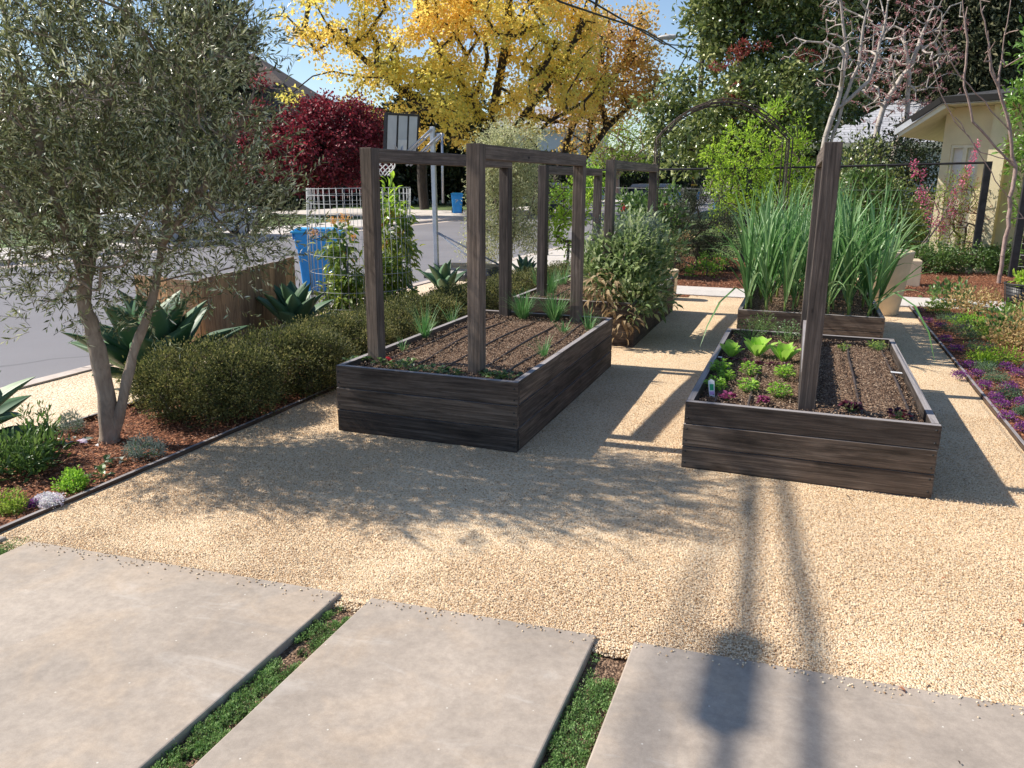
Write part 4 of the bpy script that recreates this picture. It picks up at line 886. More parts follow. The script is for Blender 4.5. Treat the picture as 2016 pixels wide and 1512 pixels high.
def agave(loc, n, L, W, seed, label, tilt=(0.12, 1.15), rz=0):
    R = np.random.default_rng(seed); t = thing('agave', label, 'agave', loc, rz, None); i = np.arange(n); az = i*2.399963+0.25*R.random(n); f = i/(n-1); segs = 12; tt = np.linspace(0, 1, segs+1)
    wp = np.interp(tt, [0, 0.15, 0.45, 0.7, 0.9, 1], [0.55, 0.6, 1.0, 0.82, 0.34, 0.015]); tl = tilt[1]+(tilt[0]-tilt[1])*f**0.8; LL = L*(0.85+0.25*R.random(n))*(1-0.15*f); WW = W*(0.85+0.2*R.random(n))
    hz = np.stack([np.cos(az), np.sin(az), np.zeros(n)], 1); S = np.stack([-np.sin(az), np.cos(az), np.zeros(n)], 1); pos = hz*0.04*(1-f)[:, None]+np.array([0, 0, 1])*(0.02+0.10*f)[:, None]; bend = (0.35+0.4*R.random(n)); rows = []
    for k in range(segs+1):
        ang = tl+bend*(np.sin(tt[k]*2.6)*0.5-0.1+tt[k]**3*0.5); d = hz*np.sin(ang)[:, None]+np.array([0, 0, 1])*np.cos(ang)[:, None]; nn = hz*np.cos(ang)[:, None]-np.array([0, 0, 1])*np.sin(ang)[:, None]; ww = (WW*wp[k])[:, None]; th = ww*0.09
        for u in (-0.5, -0.28, 0, 0.28, 0.5): rows.append(pos+S*ww*u-nn*(ww*(u*u)*0.9-th*0)+0)
        for u in (0.28, 0, -0.28): rows.append(pos+S*ww*u-nn*(ww*(u*u)*0.9)+nn*(0.012+0.1*ww)*(1-tt[k]**3*0.9))
        pos = pos+d*(LL/segs)[:, None]
    V = np.stack(rows, 1); F = []
    for k in range(segs):
        a = 8*k
        for q in range(8): F.append([a+q, a+8+q, a+8+(q+1) % 8, a+(q+1) % 8])
    F = np.array(F)[None]+(np.arange(n)*V.shape[1])[:, None, None]; npmesh('leaves', V.reshape(-1, 3), [F.reshape(-1, 4)], 'agave_leaf', np.repeat(R.random(n), V.shape[1]), t, True)
    return t
agave((-4.70, 4.72, 0), 26, 0.80, 0.31, 1, 'huge dark green agave between the olive trunks and the board screen')
agave((-5.02, 7.0, 0), 18, 0.56, 0.20, 2, 'blue-green agave in front of the right end of the board screen', (0.1, 0.9))
agave((-4.75, 10.2, 0), 14, 0.50, 0.18, 3, 'agave behind the hedge by the basketball hoop base', (0.1, 0.9))
agave((-4.35, 12.5, 0), 12, 0.38, 0.12, 4, 'farthest agave, below the young olive tree', (0.1, 0.9))
agave((-4.66, 3.10, 0), 16, 0.56, 0.19, 6, 'agave cut off by the left edge of the photo', (0.3, 1.25), 0.6)

# low clipped shrubs in a row
hb = [(-3.98, 4.25, 0.62, 0.36, 0.56), (-3.86, 5.05, 0.55, 0.40, 0.53), (-3.90, 5.85, 0.50, 0.42, 0.50), (-3.92, 6.65, 0.5, 0.42, 0.50), (-3.95, 7.5, 0.5, 0.45, 0.50), (-3.95, 8.4, 0.48, 0.48, 0.50), (-3.95, 9.35, 0.48, 0.5, 0.52), (-3.9, 10.3, 0.46, 0.5, 0.55), (-3.8, 11.3, 0.42, 0.5, 0.58), (-3.75, 12.3, 0.42, 0.5, 0.58)]
hl = ['shaded low hedge shrub nearest the olive trunk', 'second hedge shrub from the olive tree, half in shade', 'hedge shrub left of the near raised bed', 'hedge shrub level with the left post', 'hedge shrub in front of the wire cage', 'hedge shrub just right of the wire cage', 'hedge shrub in front of the hoop base', 'sunlit hedge shrub seen between the second and third posts', 'hedge shrub below the young olive tree', 'farthest hedge shrub by the concrete path']
for i, (x, y, rx, ry, h) in enumerate(hb):
    h *= [0.90, 0.90, 0.90, 0.85, 0.78, 0.74, 0.70, 0.66, 0.55, 0.55][i]
    rx *= 0.86; x += 0.17; c = [(x, y, h*0.45, rx*0.92, ry*1.12, h*0.55), (x-0.10, y-0.12, h*0.52, rx*0.7, ry*0.8, h*0.45), (x+0.1, y+0.15, h*0.46, rx*0.7, ry*0.8, h*0.50)]
    n = 32000 if i < 3 else (22000 if i < 6 else 12000); L = 0.021 if i < 4 else 0.027
    shrub('hedge_shrub', hl[i], 'hedge shrub', (x, y, 0), c, 'hedge_leaf', n, L, L*0.5, 300+i, 0, 'clipped shrubs in a row along the gravel', 300, 0.042, 'twig', 0.45, 0.002, 0.5, 0.012, 0.10, None)

SM = 'small plants in the mulch around the olive tree'
shrub('salvia', 'bright green leafy clump with tall shoots at the left edge of the photo', 'leafy plant', at(35, 935), [(at(35, 935)[0], at(35, 935)[1], 0.10, 0.19, 0.17, 0.12), (at(70, 915)[0], at(70, 915)[1], 0.10, 0.13, 0.12, 0.10)], 'mid_leaf', 1100, 0.06, 0.016, 401, 1, SM, 60, 0.035, 'thyme_leaf', 0.4, 0.0015, 0.9, 0.004, 0.05)
for i, (px, py, h) in enumerate([(62, 900, 0.30), (95, 880, 0.28)]):
    t = shrub('salvia_shoot', ['taller lanky green shoot above the leafy clump', 'shorter lanky green shoot above the leafy clump'][i], 'plant shoot', at(px, py), [(at(px, py)[0], at(px, py)[1], h*0.6, 0.025, 0.025, h*0.45)], 'mid_leaf', 90, 0.045, 0.009, 410+i, 0, 'lanky shoots', 8, 0.012, 'thyme_leaf', 0.1, 0.0015, 1.2, 0.003)
shrub('lavender', 'small grey-green lavender by the edging beyond the olive trunk', 'lavender', at(145, 855), [(*at(145, 850)[:2], 0.05, 0.085, 0.07, 0.07)], 'grey_leaf', 900, 0.024, 0.005, 402, 0, SM, 40, 0.015, 'thyme_leaf', 0.4, 0.001, 0.9, 0.003, 0.04)
shrub('lavender', 'low dark grey-green lavender in front of the olive trunk', 'lavender', at(282, 905), [(*at(285, 900)[:2], 0.045, 0.12, 0.08, 0.06)], 'grey_leaf', 1500, 0.022, 0.005, 403, 0, SM, 60, 0.018, 'thyme_leaf', 0.4, 0.001, 0.8, 0.003, 0.04)
shrub('bedding_plant', 'small bushy green plant touching the edging board', 'bedding plant', at(142, 970), [(*at(142, 965)[:2], 0.04, 0.075, 0.065, 0.05)], 'parsley_leaf', 900, 0.018, 0.010, 404, 1, SM, 40, 0.016, 'thyme_leaf', 0.4, 0.001, 0.6, 0.003, 0.04)
shrub('bedding_plant', 'lime green low mound at the left edge of the photo', 'bedding plant', at(18, 1010), [(*at(18, 1005)[:2], 0.035, 0.09, 0.07, 0.05)], 'fern_leaf', 1000, 0.018, 0.008, 405, 0, SM, 40, 0.016, 'thyme_leaf', 0.4, 0.001, 0.6, 0.003, 0.04)
shrub('alyssum', 'cushion of white flowers beside the edging board', 'flowers', at(95, 1002), [(*at(98, 998)[:2], 0.018, 0.075, 0.045, 0.035)], 'white_bloom', 1500, 0.010, 0.010, 406, 0, SM, 40, 0.012, 'thyme_leaf', 0.5, 0.001, 0.4, 0.003, 0.04)
shrub('alyssum', 'small purple flower cluster left of the white cushion', 'flowers', at(64, 1003), [(*at(64, 1001)[:2], 0.015, 0.025, 0.022, 0.022)], 'purple_bloom', 300, 0.010, 0.010, 407, 0, SM, 12, 0.008, 'thyme_leaf', 0.5, 0.001, 0.4, 0.003, 0.04)
for i, (px, py, n, m_) in enumerate([(200, 938, 12, 'strawberry_leaf'), (196, 917, 8, 'strawberry_leaf'), (150, 872, 9, 'grey_leaf'), (182, 876, 4, 'white_bloom'), (248, 905, 7, 'grey_leaf')]):
    leafplant('seedling', ['flat leafy seedling nearest the edging board', 'leafy seedling behind the flat one', 'pale flat seedling below the far lavender', 'whitish fallen leaves left of the olive trunk', 'pale seedling beside the low lavender'][i], 'seedling', at(px, py, 0.012), n, 0.055, 0.035, m_, 420+i, 0.02, 0.05, SM, 1, 0.25, stems=(i != 3))

# board screen on the verge
sc = thing('board_screen', 'low reddish brown wooden board screen beside the street behind the agaves', 'wooden screen', (-5.12, 5.75, 0))
m = MB(21); a = math.atan2(2.2, -0.55); L = 2.27; y = 0; k = 0
M = Matrix.Rotation(a, 4, 'Z')
while y < L: w = [0.31, 0.42, 0.30, 0.28, 0.36][k % 5]; m.box(y, min(L, y+w-0.006), -0.012+0.002*(k % 2), 0.012+0.002*(k % 2), -0.02, 0.73-0.006*(k % 3), M, c=0.002); y += w; k += 1
# vertical grain: swap uv
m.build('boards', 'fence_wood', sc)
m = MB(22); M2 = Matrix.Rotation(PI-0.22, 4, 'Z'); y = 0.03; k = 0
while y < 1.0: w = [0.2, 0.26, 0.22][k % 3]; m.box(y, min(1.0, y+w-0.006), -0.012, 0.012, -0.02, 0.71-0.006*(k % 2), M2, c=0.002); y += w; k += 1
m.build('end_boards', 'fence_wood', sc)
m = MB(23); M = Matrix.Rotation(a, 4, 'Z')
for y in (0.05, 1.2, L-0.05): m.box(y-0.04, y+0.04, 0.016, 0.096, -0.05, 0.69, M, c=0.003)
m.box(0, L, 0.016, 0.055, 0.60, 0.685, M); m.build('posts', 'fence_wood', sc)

# wire cage with young avocado trees
cx, cy = -4.96, 8.30; cr = 0.60; cg = thing('wire_cage', 'round welded wire cage around the orange-flowered shrubs by the street', 'wire cage', (cx, cy, 0))
m = MB(31); nv = 44
for k in range(nv):
    an = 2*PI*k/nv; w = 0.012*math.sin(3*an); m.tube([((cr+w)*math.cos(an), (cr+w)*math.sin(an), 0.0), ((cr-w)*math.cos(an+0.004), (cr-w)*math.sin(an+0.004), 0.8), ((cr+w)*math.cos(an), (cr+w)*math.sin(an), 1.52)], 0.0029, 4)
for z in [0.02, 0.18, 0.36, 0.56, 0.76, 0.98, 1.20, 1.36, 1.45, 1.52]:
    m.tube([((cr+0.012*math.sin(6*PI*k/40))*math.cos(2*PI*k/40), (cr+0.012*math.sin(6*PI*k/40))*math.sin(2*PI*k/40), z+0.012*math.sin(2*PI*k/40+z*5)) for k in range(41)], 0.0034, 4)
m.build('mesh', 'wire_metal', cg)
st = MB(32).tube([(0, 0, -0.05), (0.01, 0, 0.9)], 0.014, 8).build('stake', 'dark_steel'); st.location = (cx+0.02, cy-0.35, 0); tag(st, 'black stake between the two shrubs inside the wire cage', 'stake')
def avocado(px, dist, ys, seed, label, h, wpx):
    base = atd(px, 640, dist); base[2] = 0; bl = [PB(px+dx, y, dist+dd_, w, hh) for dx, y, w, hh, dd_ in ys]
    t = shrub('flowering_shrub', label, 'shrub', base, bl, 'avocado_leaf', 1350, 0.13, 0.042, seed, 1, 'shrubs inside the wire cage', 60, 0.05, 'thyme_leaf', 0.3, 0.004, -0.35, 0.014, 0.12)
    return t
t = avocado(670, 9.3, [(5, 470, 26, 34, 0), (25, 520, 40, 40, 0), (0, 590, 40, 50, 0), (40, 600, 40, 45, 0.1), (-35, 480, 18, 26, 0.1)], 441, 'left shrub with orange flowers inside the wire cage', 1.2, 100)
def blooms(t, lst, dist, seed, mat='orange_bloom'):
    R = np.random.default_rng(seed); Ps = []
    for px, py, s in lst:
        c = atd(px, py, dist)-np.array(t.location); n = int(90*s); Ps.append(c+np.clip(R.normal(size=(n, 3)), -2, 2)*0.028*s)
    P = np.concatenate(Ps); n = len(P); V, F, r = leafarr(P, rdir(R, n)+np.array([0, 0, 0.5]), rdir(R, n), 0.028, 0.012, 0, 0.2, R); npmesh('blossom', V, F, mat, r, t)
blooms(t, [(677, 432, 1.3), (655, 436, 0.9), (617, 458, 1), (695, 468, 0.6), (680, 500, 0.6), (700, 510, 0.5)], 9.2, 5)
t = avocado(770, 9.5, [(-5, 405, 22, 28, 0), (0, 455, 32, 36, 0), (8, 510, 34, 40, 0.1), (-5, 560, 36, 50, 0), (10, 600, 34, 30, 0)], 442, 'right shrub with orange flowers inside the wire cage', 1.4, 90)
blooms(t, [(762, 425, 1.2), (780, 425, 0.8), (757, 478, 1.2), (787, 460, 0.7), (753, 440, 0.8)], 9.4, 6)
foliage_on(t, [PB(767, 402, 9.4, 20, 26)], 150, 0.11, 0.045, 'lime_leaf', 8, 'new_leaves', 1, nc=14)

# wheelie bins
def text_mesh(txt, size, mat, parent, M, name='lettering', ext=0.001, sx=1.0):
    cu = bpy.data.curves.new(name, 'FONT'); cu.body = txt; cu.size = size; cu.extrude = ext; cu.align_x = 'CENTER'; cu.resolution_u = 2
    o = bpy.data.objects.new(name, cu); me = bpy.data.meshes.new_from_object(o); bpy.data.objects.remove(o); me.materials.clear(); me.materials.append(MATS[mat])
    me.transform(Matrix.Diagonal((sx, 1, 1, 1))); me.transform(M); return link(name, me, parent)
def wheelie(label, loc, rz, group='blue wheelie bins', s=1.0):
    t = thing('wheelie_bin', label, 'recycling bin', loc, rz, group); t.scale = (s, s, s)
    m = MB(3); lv = [(0.0, 0.21, 0.24), (0.03, 0.23, 0.26), (0.55, 0.265, 0.30), (0.70, 0.275, 0.315), (0.715, 0.295, 0.335), (0.95, 0.305, 0.355)]
    V = []
    for z, hx, hy in lv:
        c = 0.045
        for sx, sy in ((1, 1), (-1, 1), (-1, -1), (1, -1)):
            pts = [(sx*hx, sy*(hy-c)), (sx*(hx-c*0.3), sy*(hy-c*0.3)), (sx*(hx-c), sy*hy)]
            if sx*sy < 0: pts = pts[::-1]
            V += [(x, y, z) for x, y in pts]
    n = 12; F = [(i*n+k, i*n+(k+1) % n, (i+1)*n+(k+1) % n, (i+1)*n+k) for i in range(len(lv)-1) for k in range(n)]+[tuple(range(n))[::-1]]
    m.add(V, F, smooth=False); 
    for x in (-0.18, 0, 0.18): m.box(x-0.008, x+0.008, -0.385, -0.335, 0.86, 0.955)
    m.box(-0.30, 0.30, -0.375, -0.352, 0.90, 0.95); m.build('body', 'bin_blue', t)
    m = MB(4); m.prism([(-0.325, -0.40), (0.325, -0.40), (0.325, 0.36), (0.28, 0.40), (-0.28, 0.40), (-0.325, 0.36)], 0.955, 0.985); m.prism([(-0.27, -0.34), (0.27, -0.34), (0.27, 0.30), (-0.27, 0.30)], 0.985, 1.02); m.build('lid', 'bin_lid', t)
    m = MB(5); m.tube([(-0.25, 0.42, 0.93), (0.25, 0.42, 0.93)], 0.016, 8); m.box(-0.26, -0.23, 0.34, 0.43, 0.91, 0.95); m.box(0.23, 0.26, 0.34, 0.43, 0.91, 0.95); m.build('handle', 'bin_blue', t)
    for sx in (-1, 1):
        w = MB(6); M = Matrix.Translation((sx*0.26, 0.235, 0.13)) @ Matrix.Rotation(PI/2, 4, 'Y'); w.lathe([(0.0, -0.03), (0.09, -0.03), (0.125, -0.028), (0.13, 0), (0.125, 0.028), (0.09, 0.03), (0.0, 0.03)], 20, M); wh = w.build('wheel', 'rubber', t)
        h = MB(7)
        for k in range(5):
            M3 = M @ Matrix.Rotation(2*PI*k/5, 4, 'Z'); h.box(0.015, 0.085, -0.012, 0.012, -0.034 if sx < 0 else 0.031, -0.031 if sx < 0 else 0.034, M3)
        h.build('hub', 'silver', wh)
    tx = text_mesh('R', 0.14, 'white_plastic', t, Matrix.Translation((0, -0.326, 0.74)) @ Matrix.Rotation(PI/2, 4, 'X'), ext=0.004)
    for i, (s_, z) in enumerate((('RECYCLE', 0.68), ('ONLY', 0.63))): text_mesh(s_, 0.05, 'white_plastic', t, Matrix.Translation((0, -0.312, z-0.02)) @ Matrix.Rotation(PI/2, 4, 'X'), ext=0.006)
    return t
p = at(606, 570); wb = wheelie('near blue recycling bin at the kerb seen through the wire cage', (p[0], p[1]+0.35, -0.06), math.radians(-62), s=0.94)
def bin_copy(label, loc, rz): return copy_thing(wb, loc, rz, label, 1.0)
bin_copy('blue bin on the driveway across the street, right of the hoop pole', (-17.0, 38.2, 0.03), math.radians(24))
for i, (px, dist, lab, r_) in enumerate([(1415, 52, 'blue bin standing in the far road right of the tree shadow', 10), (1245, 56, 'blue bin at the far kerb left of the parked black car', 20), (1331, 60, 'blue bin just right of the parked black car', 15), (1371, 84, 'farthest dark blue bin beside the end of the street', 10), (1303, 70, 'blue bin behind the roof of the black car', 0)]):
    q = atd(px, 380, dist); bin_copy(lab, (q[0], q[1], -0.08), math.radians(r_))

# basketball hoop
hp = thing('basketball_hoop', 'portable basketball hoop with grey backboard and black base standing at the kerb', 'basketball hoop', (-5.92, 12.41, 0))
m = MB(1); V = []
for z, e in ((0.0, 0.0), (0.10, 0.0), (0.16, 0.05), (0.19, 0.13)):
    V += [(-0.12+e, -0.28+e, z), (0.7, -0.42+e, z), (1.12-e, -0.3+e, z), (1.12-e, 0.75-e, z), (0.7, 0.88-e, z), (-0.12+e, 0.74-e, z)]
F = [(i*6+k, i*6+(k+1) % 6, (i+1)*6+(k+1) % 6, (i+1)*6+k) for i in range(3) for k in range(6)]+[(18, 19, 20, 21, 22, 23)]
m.add(V, F, smooth=False); m.lathe([(0, 0.19), (0.05, 0.19), (0.055, 0.215), (0, 0.22)], 12, Matrix.Translation((0.6, 0.2, 0))); b_ = m.build('base', 'black_plastic', hp)
bv = b_.modifiers.new('b', 'BEVEL'); bv.width = 0.015; bv.segments = 2
m = MB(2); M = Matrix.Rotation(-0.015, 4, 'Y'); m.box(-0.036, 0.036, -0.036, 0.036, 0.1, 2.48, M, c=0.006); m.build('pole', 'silver', hp)
m = MB(3); m.tube([(0.12, 0.03, 2.38), (0.12, 0.03, 1.25)], 0.022, 8); m.tube([(0.12, 0.03, 2.36), (0.03, 0, 2.36)], 0.02, 8); m.tube([(0.12, 0.03, 1.95), (0.2, 0.03, 1.95), (0.24, 0.03, 2.05)], 0.014, 8); m.build('height_rod', 'silver', hp)
m = MB(4); m.tube([(0.02, 0.0, 0.75), (0.95, -0.1, 0.18)], 0.016, 8); m.tube([(0.02, 0.04, 0.75), (0.95, 0.6, 0.18)], 0.016, 8); m.build('brace', 'silver', hp)
m = MB(5)
for sy in (-0.07, 0.07):
    m.tube([(-0.02, sy, 2.44), (-0.62, sy, 1.98)], 0.018, 6); m.tube([(0.14, sy, 2.36), (-0.5, sy, 1.86)], 0.018, 6)
m.tube([(-0.62, 0, 2.0), (-0.72, -0.22, 2.32)], 0.014, 6); m.tube([(-0.62, 0, 2.0), (-0.72, 0.22, 2.32)], 0.014, 6); m.build('arm', 'silver', hp)
bd = MB(6); M = Matrix.Translation((-0.68, 0.12, 2.27)) @ Matrix.Rotation(0.10, 4, 'Y') @ Matrix.Rotation(0.05, 4, 'X')
bd.box(-0.012, 0.012, -0.56, 0.56, -0.34, 0.42, M); bo = bd.build('backboard', 'board_grey', hp)
fr = MB(7)
for y in (-0.56, -0.19, 0.19, 0.56): fr.box(-0.028, 0.026, y-0.018, y+0.018, -0.345, 0.425, M)
for z in (-0.345, 0.425): fr.box(-0.026, 0.024, -0.56, 0.56, z-0.018, z+0.018, M)
fr.build('backboard_frame', 'dark_steel', hp)
bx = MB(17); bx.box(0.014, 0.020, -0.16, 0.16, -0.30, 0.02, M); bx.build('mounting_plate', 'white_plastic', hp)
m = MB(8); rc = Vector((-1.02, 0.05, 1.93)); m.tube([tuple(rc+Vector((0.225*math.cos(a), 0.225*math.sin(a), 0))) for a in np.linspace(0, 2*PI, 25)], 0.010, 6); m.box(-0.80, -0.76, -0.03, 0.13, 1.90, 1.96); rm = m.build('rim', 'dark_steel', hp)
m = MB(9); nn = 12
for k in range(nn):
    for sg_ in (-1, 1):
        P = []
        for i in range(7):
            t_ = i/6; a_ = 2*PI*k/nn+sg_*t_*1.3; rr = 0.222-0.09*t_+0.02*math.sin(5*t_); P.append(tuple(rc+Vector((rr*math.cos(a_), rr*math.sin(a_), -0.24*t_))))
        m.tube(P, 0.007, 4)
m.build('net', 'net_white', rm)

# tub, arch, back fence
def tub(name, label, cx, cy, r0, r1, h, mat='tub_cream', n=40):
    t = thing(name, label, 'planter', (cx, cy, 0)); MB(1).lathe([(0, 0), (r0, 0), (r0+0.012, 0.015), (r1, h-0.03), (r1+0.006, h-0.01), (r1, h), (r1-0.03, h), (r1-0.035, h-0.05), (0, h-0.05)], n).build('pot', mat, t); return t
tb = tub('planter_tub', 'tall cream tapered planter tub behind the right corner of the leek bed', 0.97, 10.98, 0.22, 0.335, 0.80)
leafplant('succulent', 'low grey-green succulent filling the cream tub', 'succulent', (0.97, 10.98, 0.76), 160, 0.07, 0.03, 'grey_leaf', 500, 0.05, 0.26, None, 1, 0.5)
m = MB(2); m.box(-0.36, 0.36, -0.2, 0.2, 0.0, 0.42, c=0.01); o = m.build('stone_trough', 'tub_cream'); o.location = (*atd(1768, 490, 13.0)[:2], 0); tag(o, 'square pale stone trough behind the cream tub', 'trough')
tb2 = tub('planter_tub', 'small cream pot half hidden behind the corner of the back left bed', -1.78, 11.25, 0.13, 0.16, 0.42)
ar = thing('garden_arch', 'rusty metal garden arch over the path behind the beds', 'garden arch', (-1.28, 13.2, 0))
pa = at(1290, 560); pb = at(1535, 568)
Lx = np.array([-2.30, 12.85]); Rx = np.array([-0.30, 13.35]); dv_ = (Rx-Lx)/np.linalg.norm(Rx-Lx); nv_ = np.array([-dv_[1], dv_[0]])
for side in (0, 1):
    m = MB(40+side)
    for q in (0, 0.42):
        P = []; c0 = Lx+nv_*q; c1 = Rx+nv_*q; W_ = np.linalg.norm(c1-c0)
        pr = [(0, -0.1), (0, 1.2), (0, 2.28), (0.12, 2.42), (0.30, 2.58), (0.55, 2.74), (0.80, 2.83), (1.03, 2.86), (1.26, 2.83), (1.5, 2.74), (1.74, 2.58), (1.92, 2.42), (W_, 2.28), (W_, 1.2), (W_, -0.1)]
        for u, z in pr:
            off = side*0.055; cxx = (u/W_-0.5)*2; zz = z-off*(1 if z > 2.3 else 0); uu = u+off*(1-2*(u > W_/2)) if z <= 2.45 else u
            P.append(tuple(np.append(c0+dv_*uu-np.array([-1.28, 13.2]), zz)))
        m.tube(P, 0.0105, 6)
    m.build('hoop', 'rust_metal', ar)
m = MB(44)
for u, z in [(0, 0.4), (0, 0.9), (0, 1.4), (0, 1.9), (0, 2.28), (0.30, 2.55), (0.55, 2.71), (0.80, 2.80), (1.03, 2.83), (1.26, 2.80), (1.5, 2.71), (1.74, 2.55), (2.06, 2.28), (2.06, 1.9), (2.06, 1.4), (2.06, 0.9), (2.06, 0.4)]:
    a_ = Lx+dv_*u-np.array([-1.28, 13.2]); b_ = a_+nv_*0.42; m.tube([(a_[0], a_[1], z), (b_[0], b_[1], z)], 0.008, 5)
for u, z0, z1 in [(0.01, 0.0, 2.28), (2.05, 0.0, 2.28)]:
    for q in (0.14, 0.28): a_ = Lx+dv_*u+nv_*q-np.array([-1.28, 13.2]); m.tube([(a_[0], a_[1], z0), (a_[0], a_[1], z1)], 0.006, 5)
for q in (0.14, 0.28): m.tube([tuple(np.append(Lx+dv_*u+nv_*q-np.array([-1.28, 13.2]), z-0.02)) for u, z in [(0, 2.28), (0.30, 2.58), (0.55, 2.74), (0.80, 2.83), (1.03, 2.86), (1.26, 2.83), (1.5, 2.74), (1.74, 2.58), (2.06, 2.28)]], 0.006, 5)
m.build('rungs', 'rust_metal', ar)
fn = thing('wire_fence', 'dark metal post and wire fence crossing behind the mulch in front of the cream garage', 'fence', (3.05, 17.1, 0))
for x in (0, -4.2, -8.5): MB(3).box(x-0.06, x+0.06, -0.045, 0.045, -0.1, 2.02 if x == 0 else 1.88, c=0.004).build('post', 'dark_steel', fn)
MB(4).tube([(0.05, 0, 2.0), (-3.5, 0, 1.91), (-6.1, 0, 1.87), (-9.4, 0, 1.84)], 0.022, 6, smooth=False).build('top_rail', 'dark_steel', fn)
m = MB(5)
for z in (0.25, 0.55, 0.85, 1.15, 1.5): m.tube([(0, 0, z), (-4.2, 0, z-0.02), (-8.5, 0, z)], 0.004, 4)
m.build('wires', 'wire_metal', fn)
fn2 = thing('wire_fence', 'dark fence post and wires cut off by the right edge of the photo', 'fence', (3.56, 16.4, 0))
MB(6).box(-0.06, 0.06, -0.05, 0.05, -0.1, 2.05, c=0.004).build('post', 'dark_steel', fn2)
m = MB(7)
for z in (0.2, 0.4, 0.6, 0.8, 1.0, 1.2, 1.5): m.tube([(0, 0, z), (1.6, -1.2, z)], 0.004, 4)
m.build('wires', 'wire_metal', fn2)
gt = MB(8)
for k in range(8): gt.box(k*0.15, k*0.15+0.143, -0.012, 0.012, 0.05, 1.5)
o = gt.build('board_gate', 'old_wood'); o.location = (3.75, 16.9, 0); tag(o, 'weathered grey vertical board gate at the right edge of the photo', 'gate')

# right-hand black basket pot
pb_ = thing('mesh_basket', 'round black wire basket pot at the right edge beyond the flower border', 'plant basket', (*at(2010, 618)[:2], 0))
MB(1).lathe([(0, 0.0), (0.17, 0.0), (0.22, 0.36), (0.19, 0.36), (0, 0.33)], 28).build('liner', 'black_plastic', pb_)
m = MB(2)
for k in range(30): an = 2*PI*k/30; m.tube([(0.182*math.cos(an), 0.182*math.sin(an), 0), (0.235*math.cos(an), 0.235*math.sin(an), 0.38)], 0.0028, 4)
for i in range(10): z = 0.38*i/9; r_ = 0.182+0.053*i/9; m.tube([(r_*math.cos(2*PI*k/28), r_*math.sin(2*PI*k/28), z) for k in range(29)], 0.0028, 4)
m.tube([(0.236*math.cos(2*PI*k/28), 0.236*math.sin(2*PI*k/28), 0.385) for k in range(29)], 0.012, 6); m.build('wire_mesh', 'dark_steel', pb_)
shrub('bedding_plant', 'light green leafy plant growing in the black basket', 'bedding plant', (*at(2012, 618)[:2], 0.34), [(*at(2012, 618)[:2], 0.44, 0.16, 0.14, 0.10)], 'lime_leaf', 220, 0.07, 0.035, 505, 1, None, 20, 0.03, 'thyme_leaf')
sp_ = MB(3).lathe([(0, 0.0), (0.03, 0), (0.035, 0.03), (0.06, 0.08), (0.055, 0.10), (0, 0.10)], 16).build('path_light', 'dark_steel'); sp_.location = at(2008, 728, 0.0); sp_.rotation_euler = (0.3, 0.9, 0.2); sp_.scale = (0.9, 0.9, 0.9); tag(sp_, 'small dark garden spotlight in the flower border at the right edge', 'garden light')

# flower border plants
def mound(px, py, wpx, h, mat, label, seed, L=0.02, W=0.01, n=700, flowers=None, kind=0, name='bedding_plant', cat='bedding plant', group='mounds in the flower border right of the beds', up=0.5, nc=50, z=0.02):
    c = at(px, py, z); d = np.linalg.norm(c-np.array([0, 0, CH])); rr = wpx*d/1550/2; b = [(c[0], c[1]+rr*0.2, z+h*0.35, rr, rr*0.9, h*0.65), (c[0]+rr*0.3, c[1]+rr*0.5, z+h*0.3, rr*0.6, rr*0.6, h*0.5)]
    return shrub(name, label, cat, c, b, mat, n, L, W, seed, kind, group, nc, rr*0.16+0.006, 'thyme_leaf', 0.5, 0.001, up, 0.003, 0.04, flowers)
pur = [(1810, 614), (1824, 636), (1852, 645), (1900, 650), (1860, 672), (1880, 692), (1905, 724), (1888, 745), (1920, 742), (1978, 728), (2002, 740), (1937, 766), (1985, 768), (1958, 790), (1972, 805), (2010, 800), (1982, 828), (2012, 850)]
for i, (px, py) in enumerate(pur):
    w = 16+0.035*(py-600); mound(px, py, w, 0.05, 'purple_bloom', 'low purple-flowered cushion %s' % ['nearest the cream tub at the corner of the border', 'second along the edging from the tub', 'right of the second cushion', 'beside the broad-leaved green plant', 'in the shade band of the leeks', 'below the shade band', 'level with the bed corner near the edging', 'against the edging board halfway down', 'just right of the halfway cushion', 'left of the garden light', 'below the garden light', 'above the largest grey-green mat', 'near the right edge beside the grey-green mat', 'left of a small grey-green mat', 'right below that mat', 'cut by the right edge of the photo', 'brightest, near the lower end of the border', 'lowest, cut by the right edge'][i], 600+i, 0.010, 0.009, 420)
gm = [(1868, 632, 50, 'thyme_leaf'), (1885, 652, 55, 'grey_leaf'), (1908, 668, 50, 'grey_leaf'), (1930, 690, 50, 'grey_leaf'), (1935, 730, 48, 'grey_leaf'), (1958, 752, 50, 'grey_leaf'), (1985, 784, 54, 'grey_leaf'), (2012, 818, 30, 'grey_leaf')]
plain('dummy', (0.5, 0.5, 0.5))
leafmat('mat_leaf', G((0.06, 0.11, 0.06), (0.13, 0.21, 0.12), (0.24, 0.33, 0.20)), 0.2, 0.7)
for i, (px, py, w, mt) in enumerate(gm):
    mound(px, py, w*0.8, 0.035, 'mat_leaf', 'flat grey-green mat plant, number %s from the tub end of the border' % ['one', 'two', 'three', 'four', 'five', 'six', 'seven', 'eight'][i] if False else 'flat grey-green mat plant ' + ['closest to the cream tub', 'between the purple cushions above the shade band', 'inside the shade of the leeks', 'at the lower edge of the shade band', 'left of the yellow-green fern', 'above the three purple cushions', 'longest, between two purple cushions', 'at the lower right edge of the photo'][i], 630+i, 0.016, 0.006, 900)
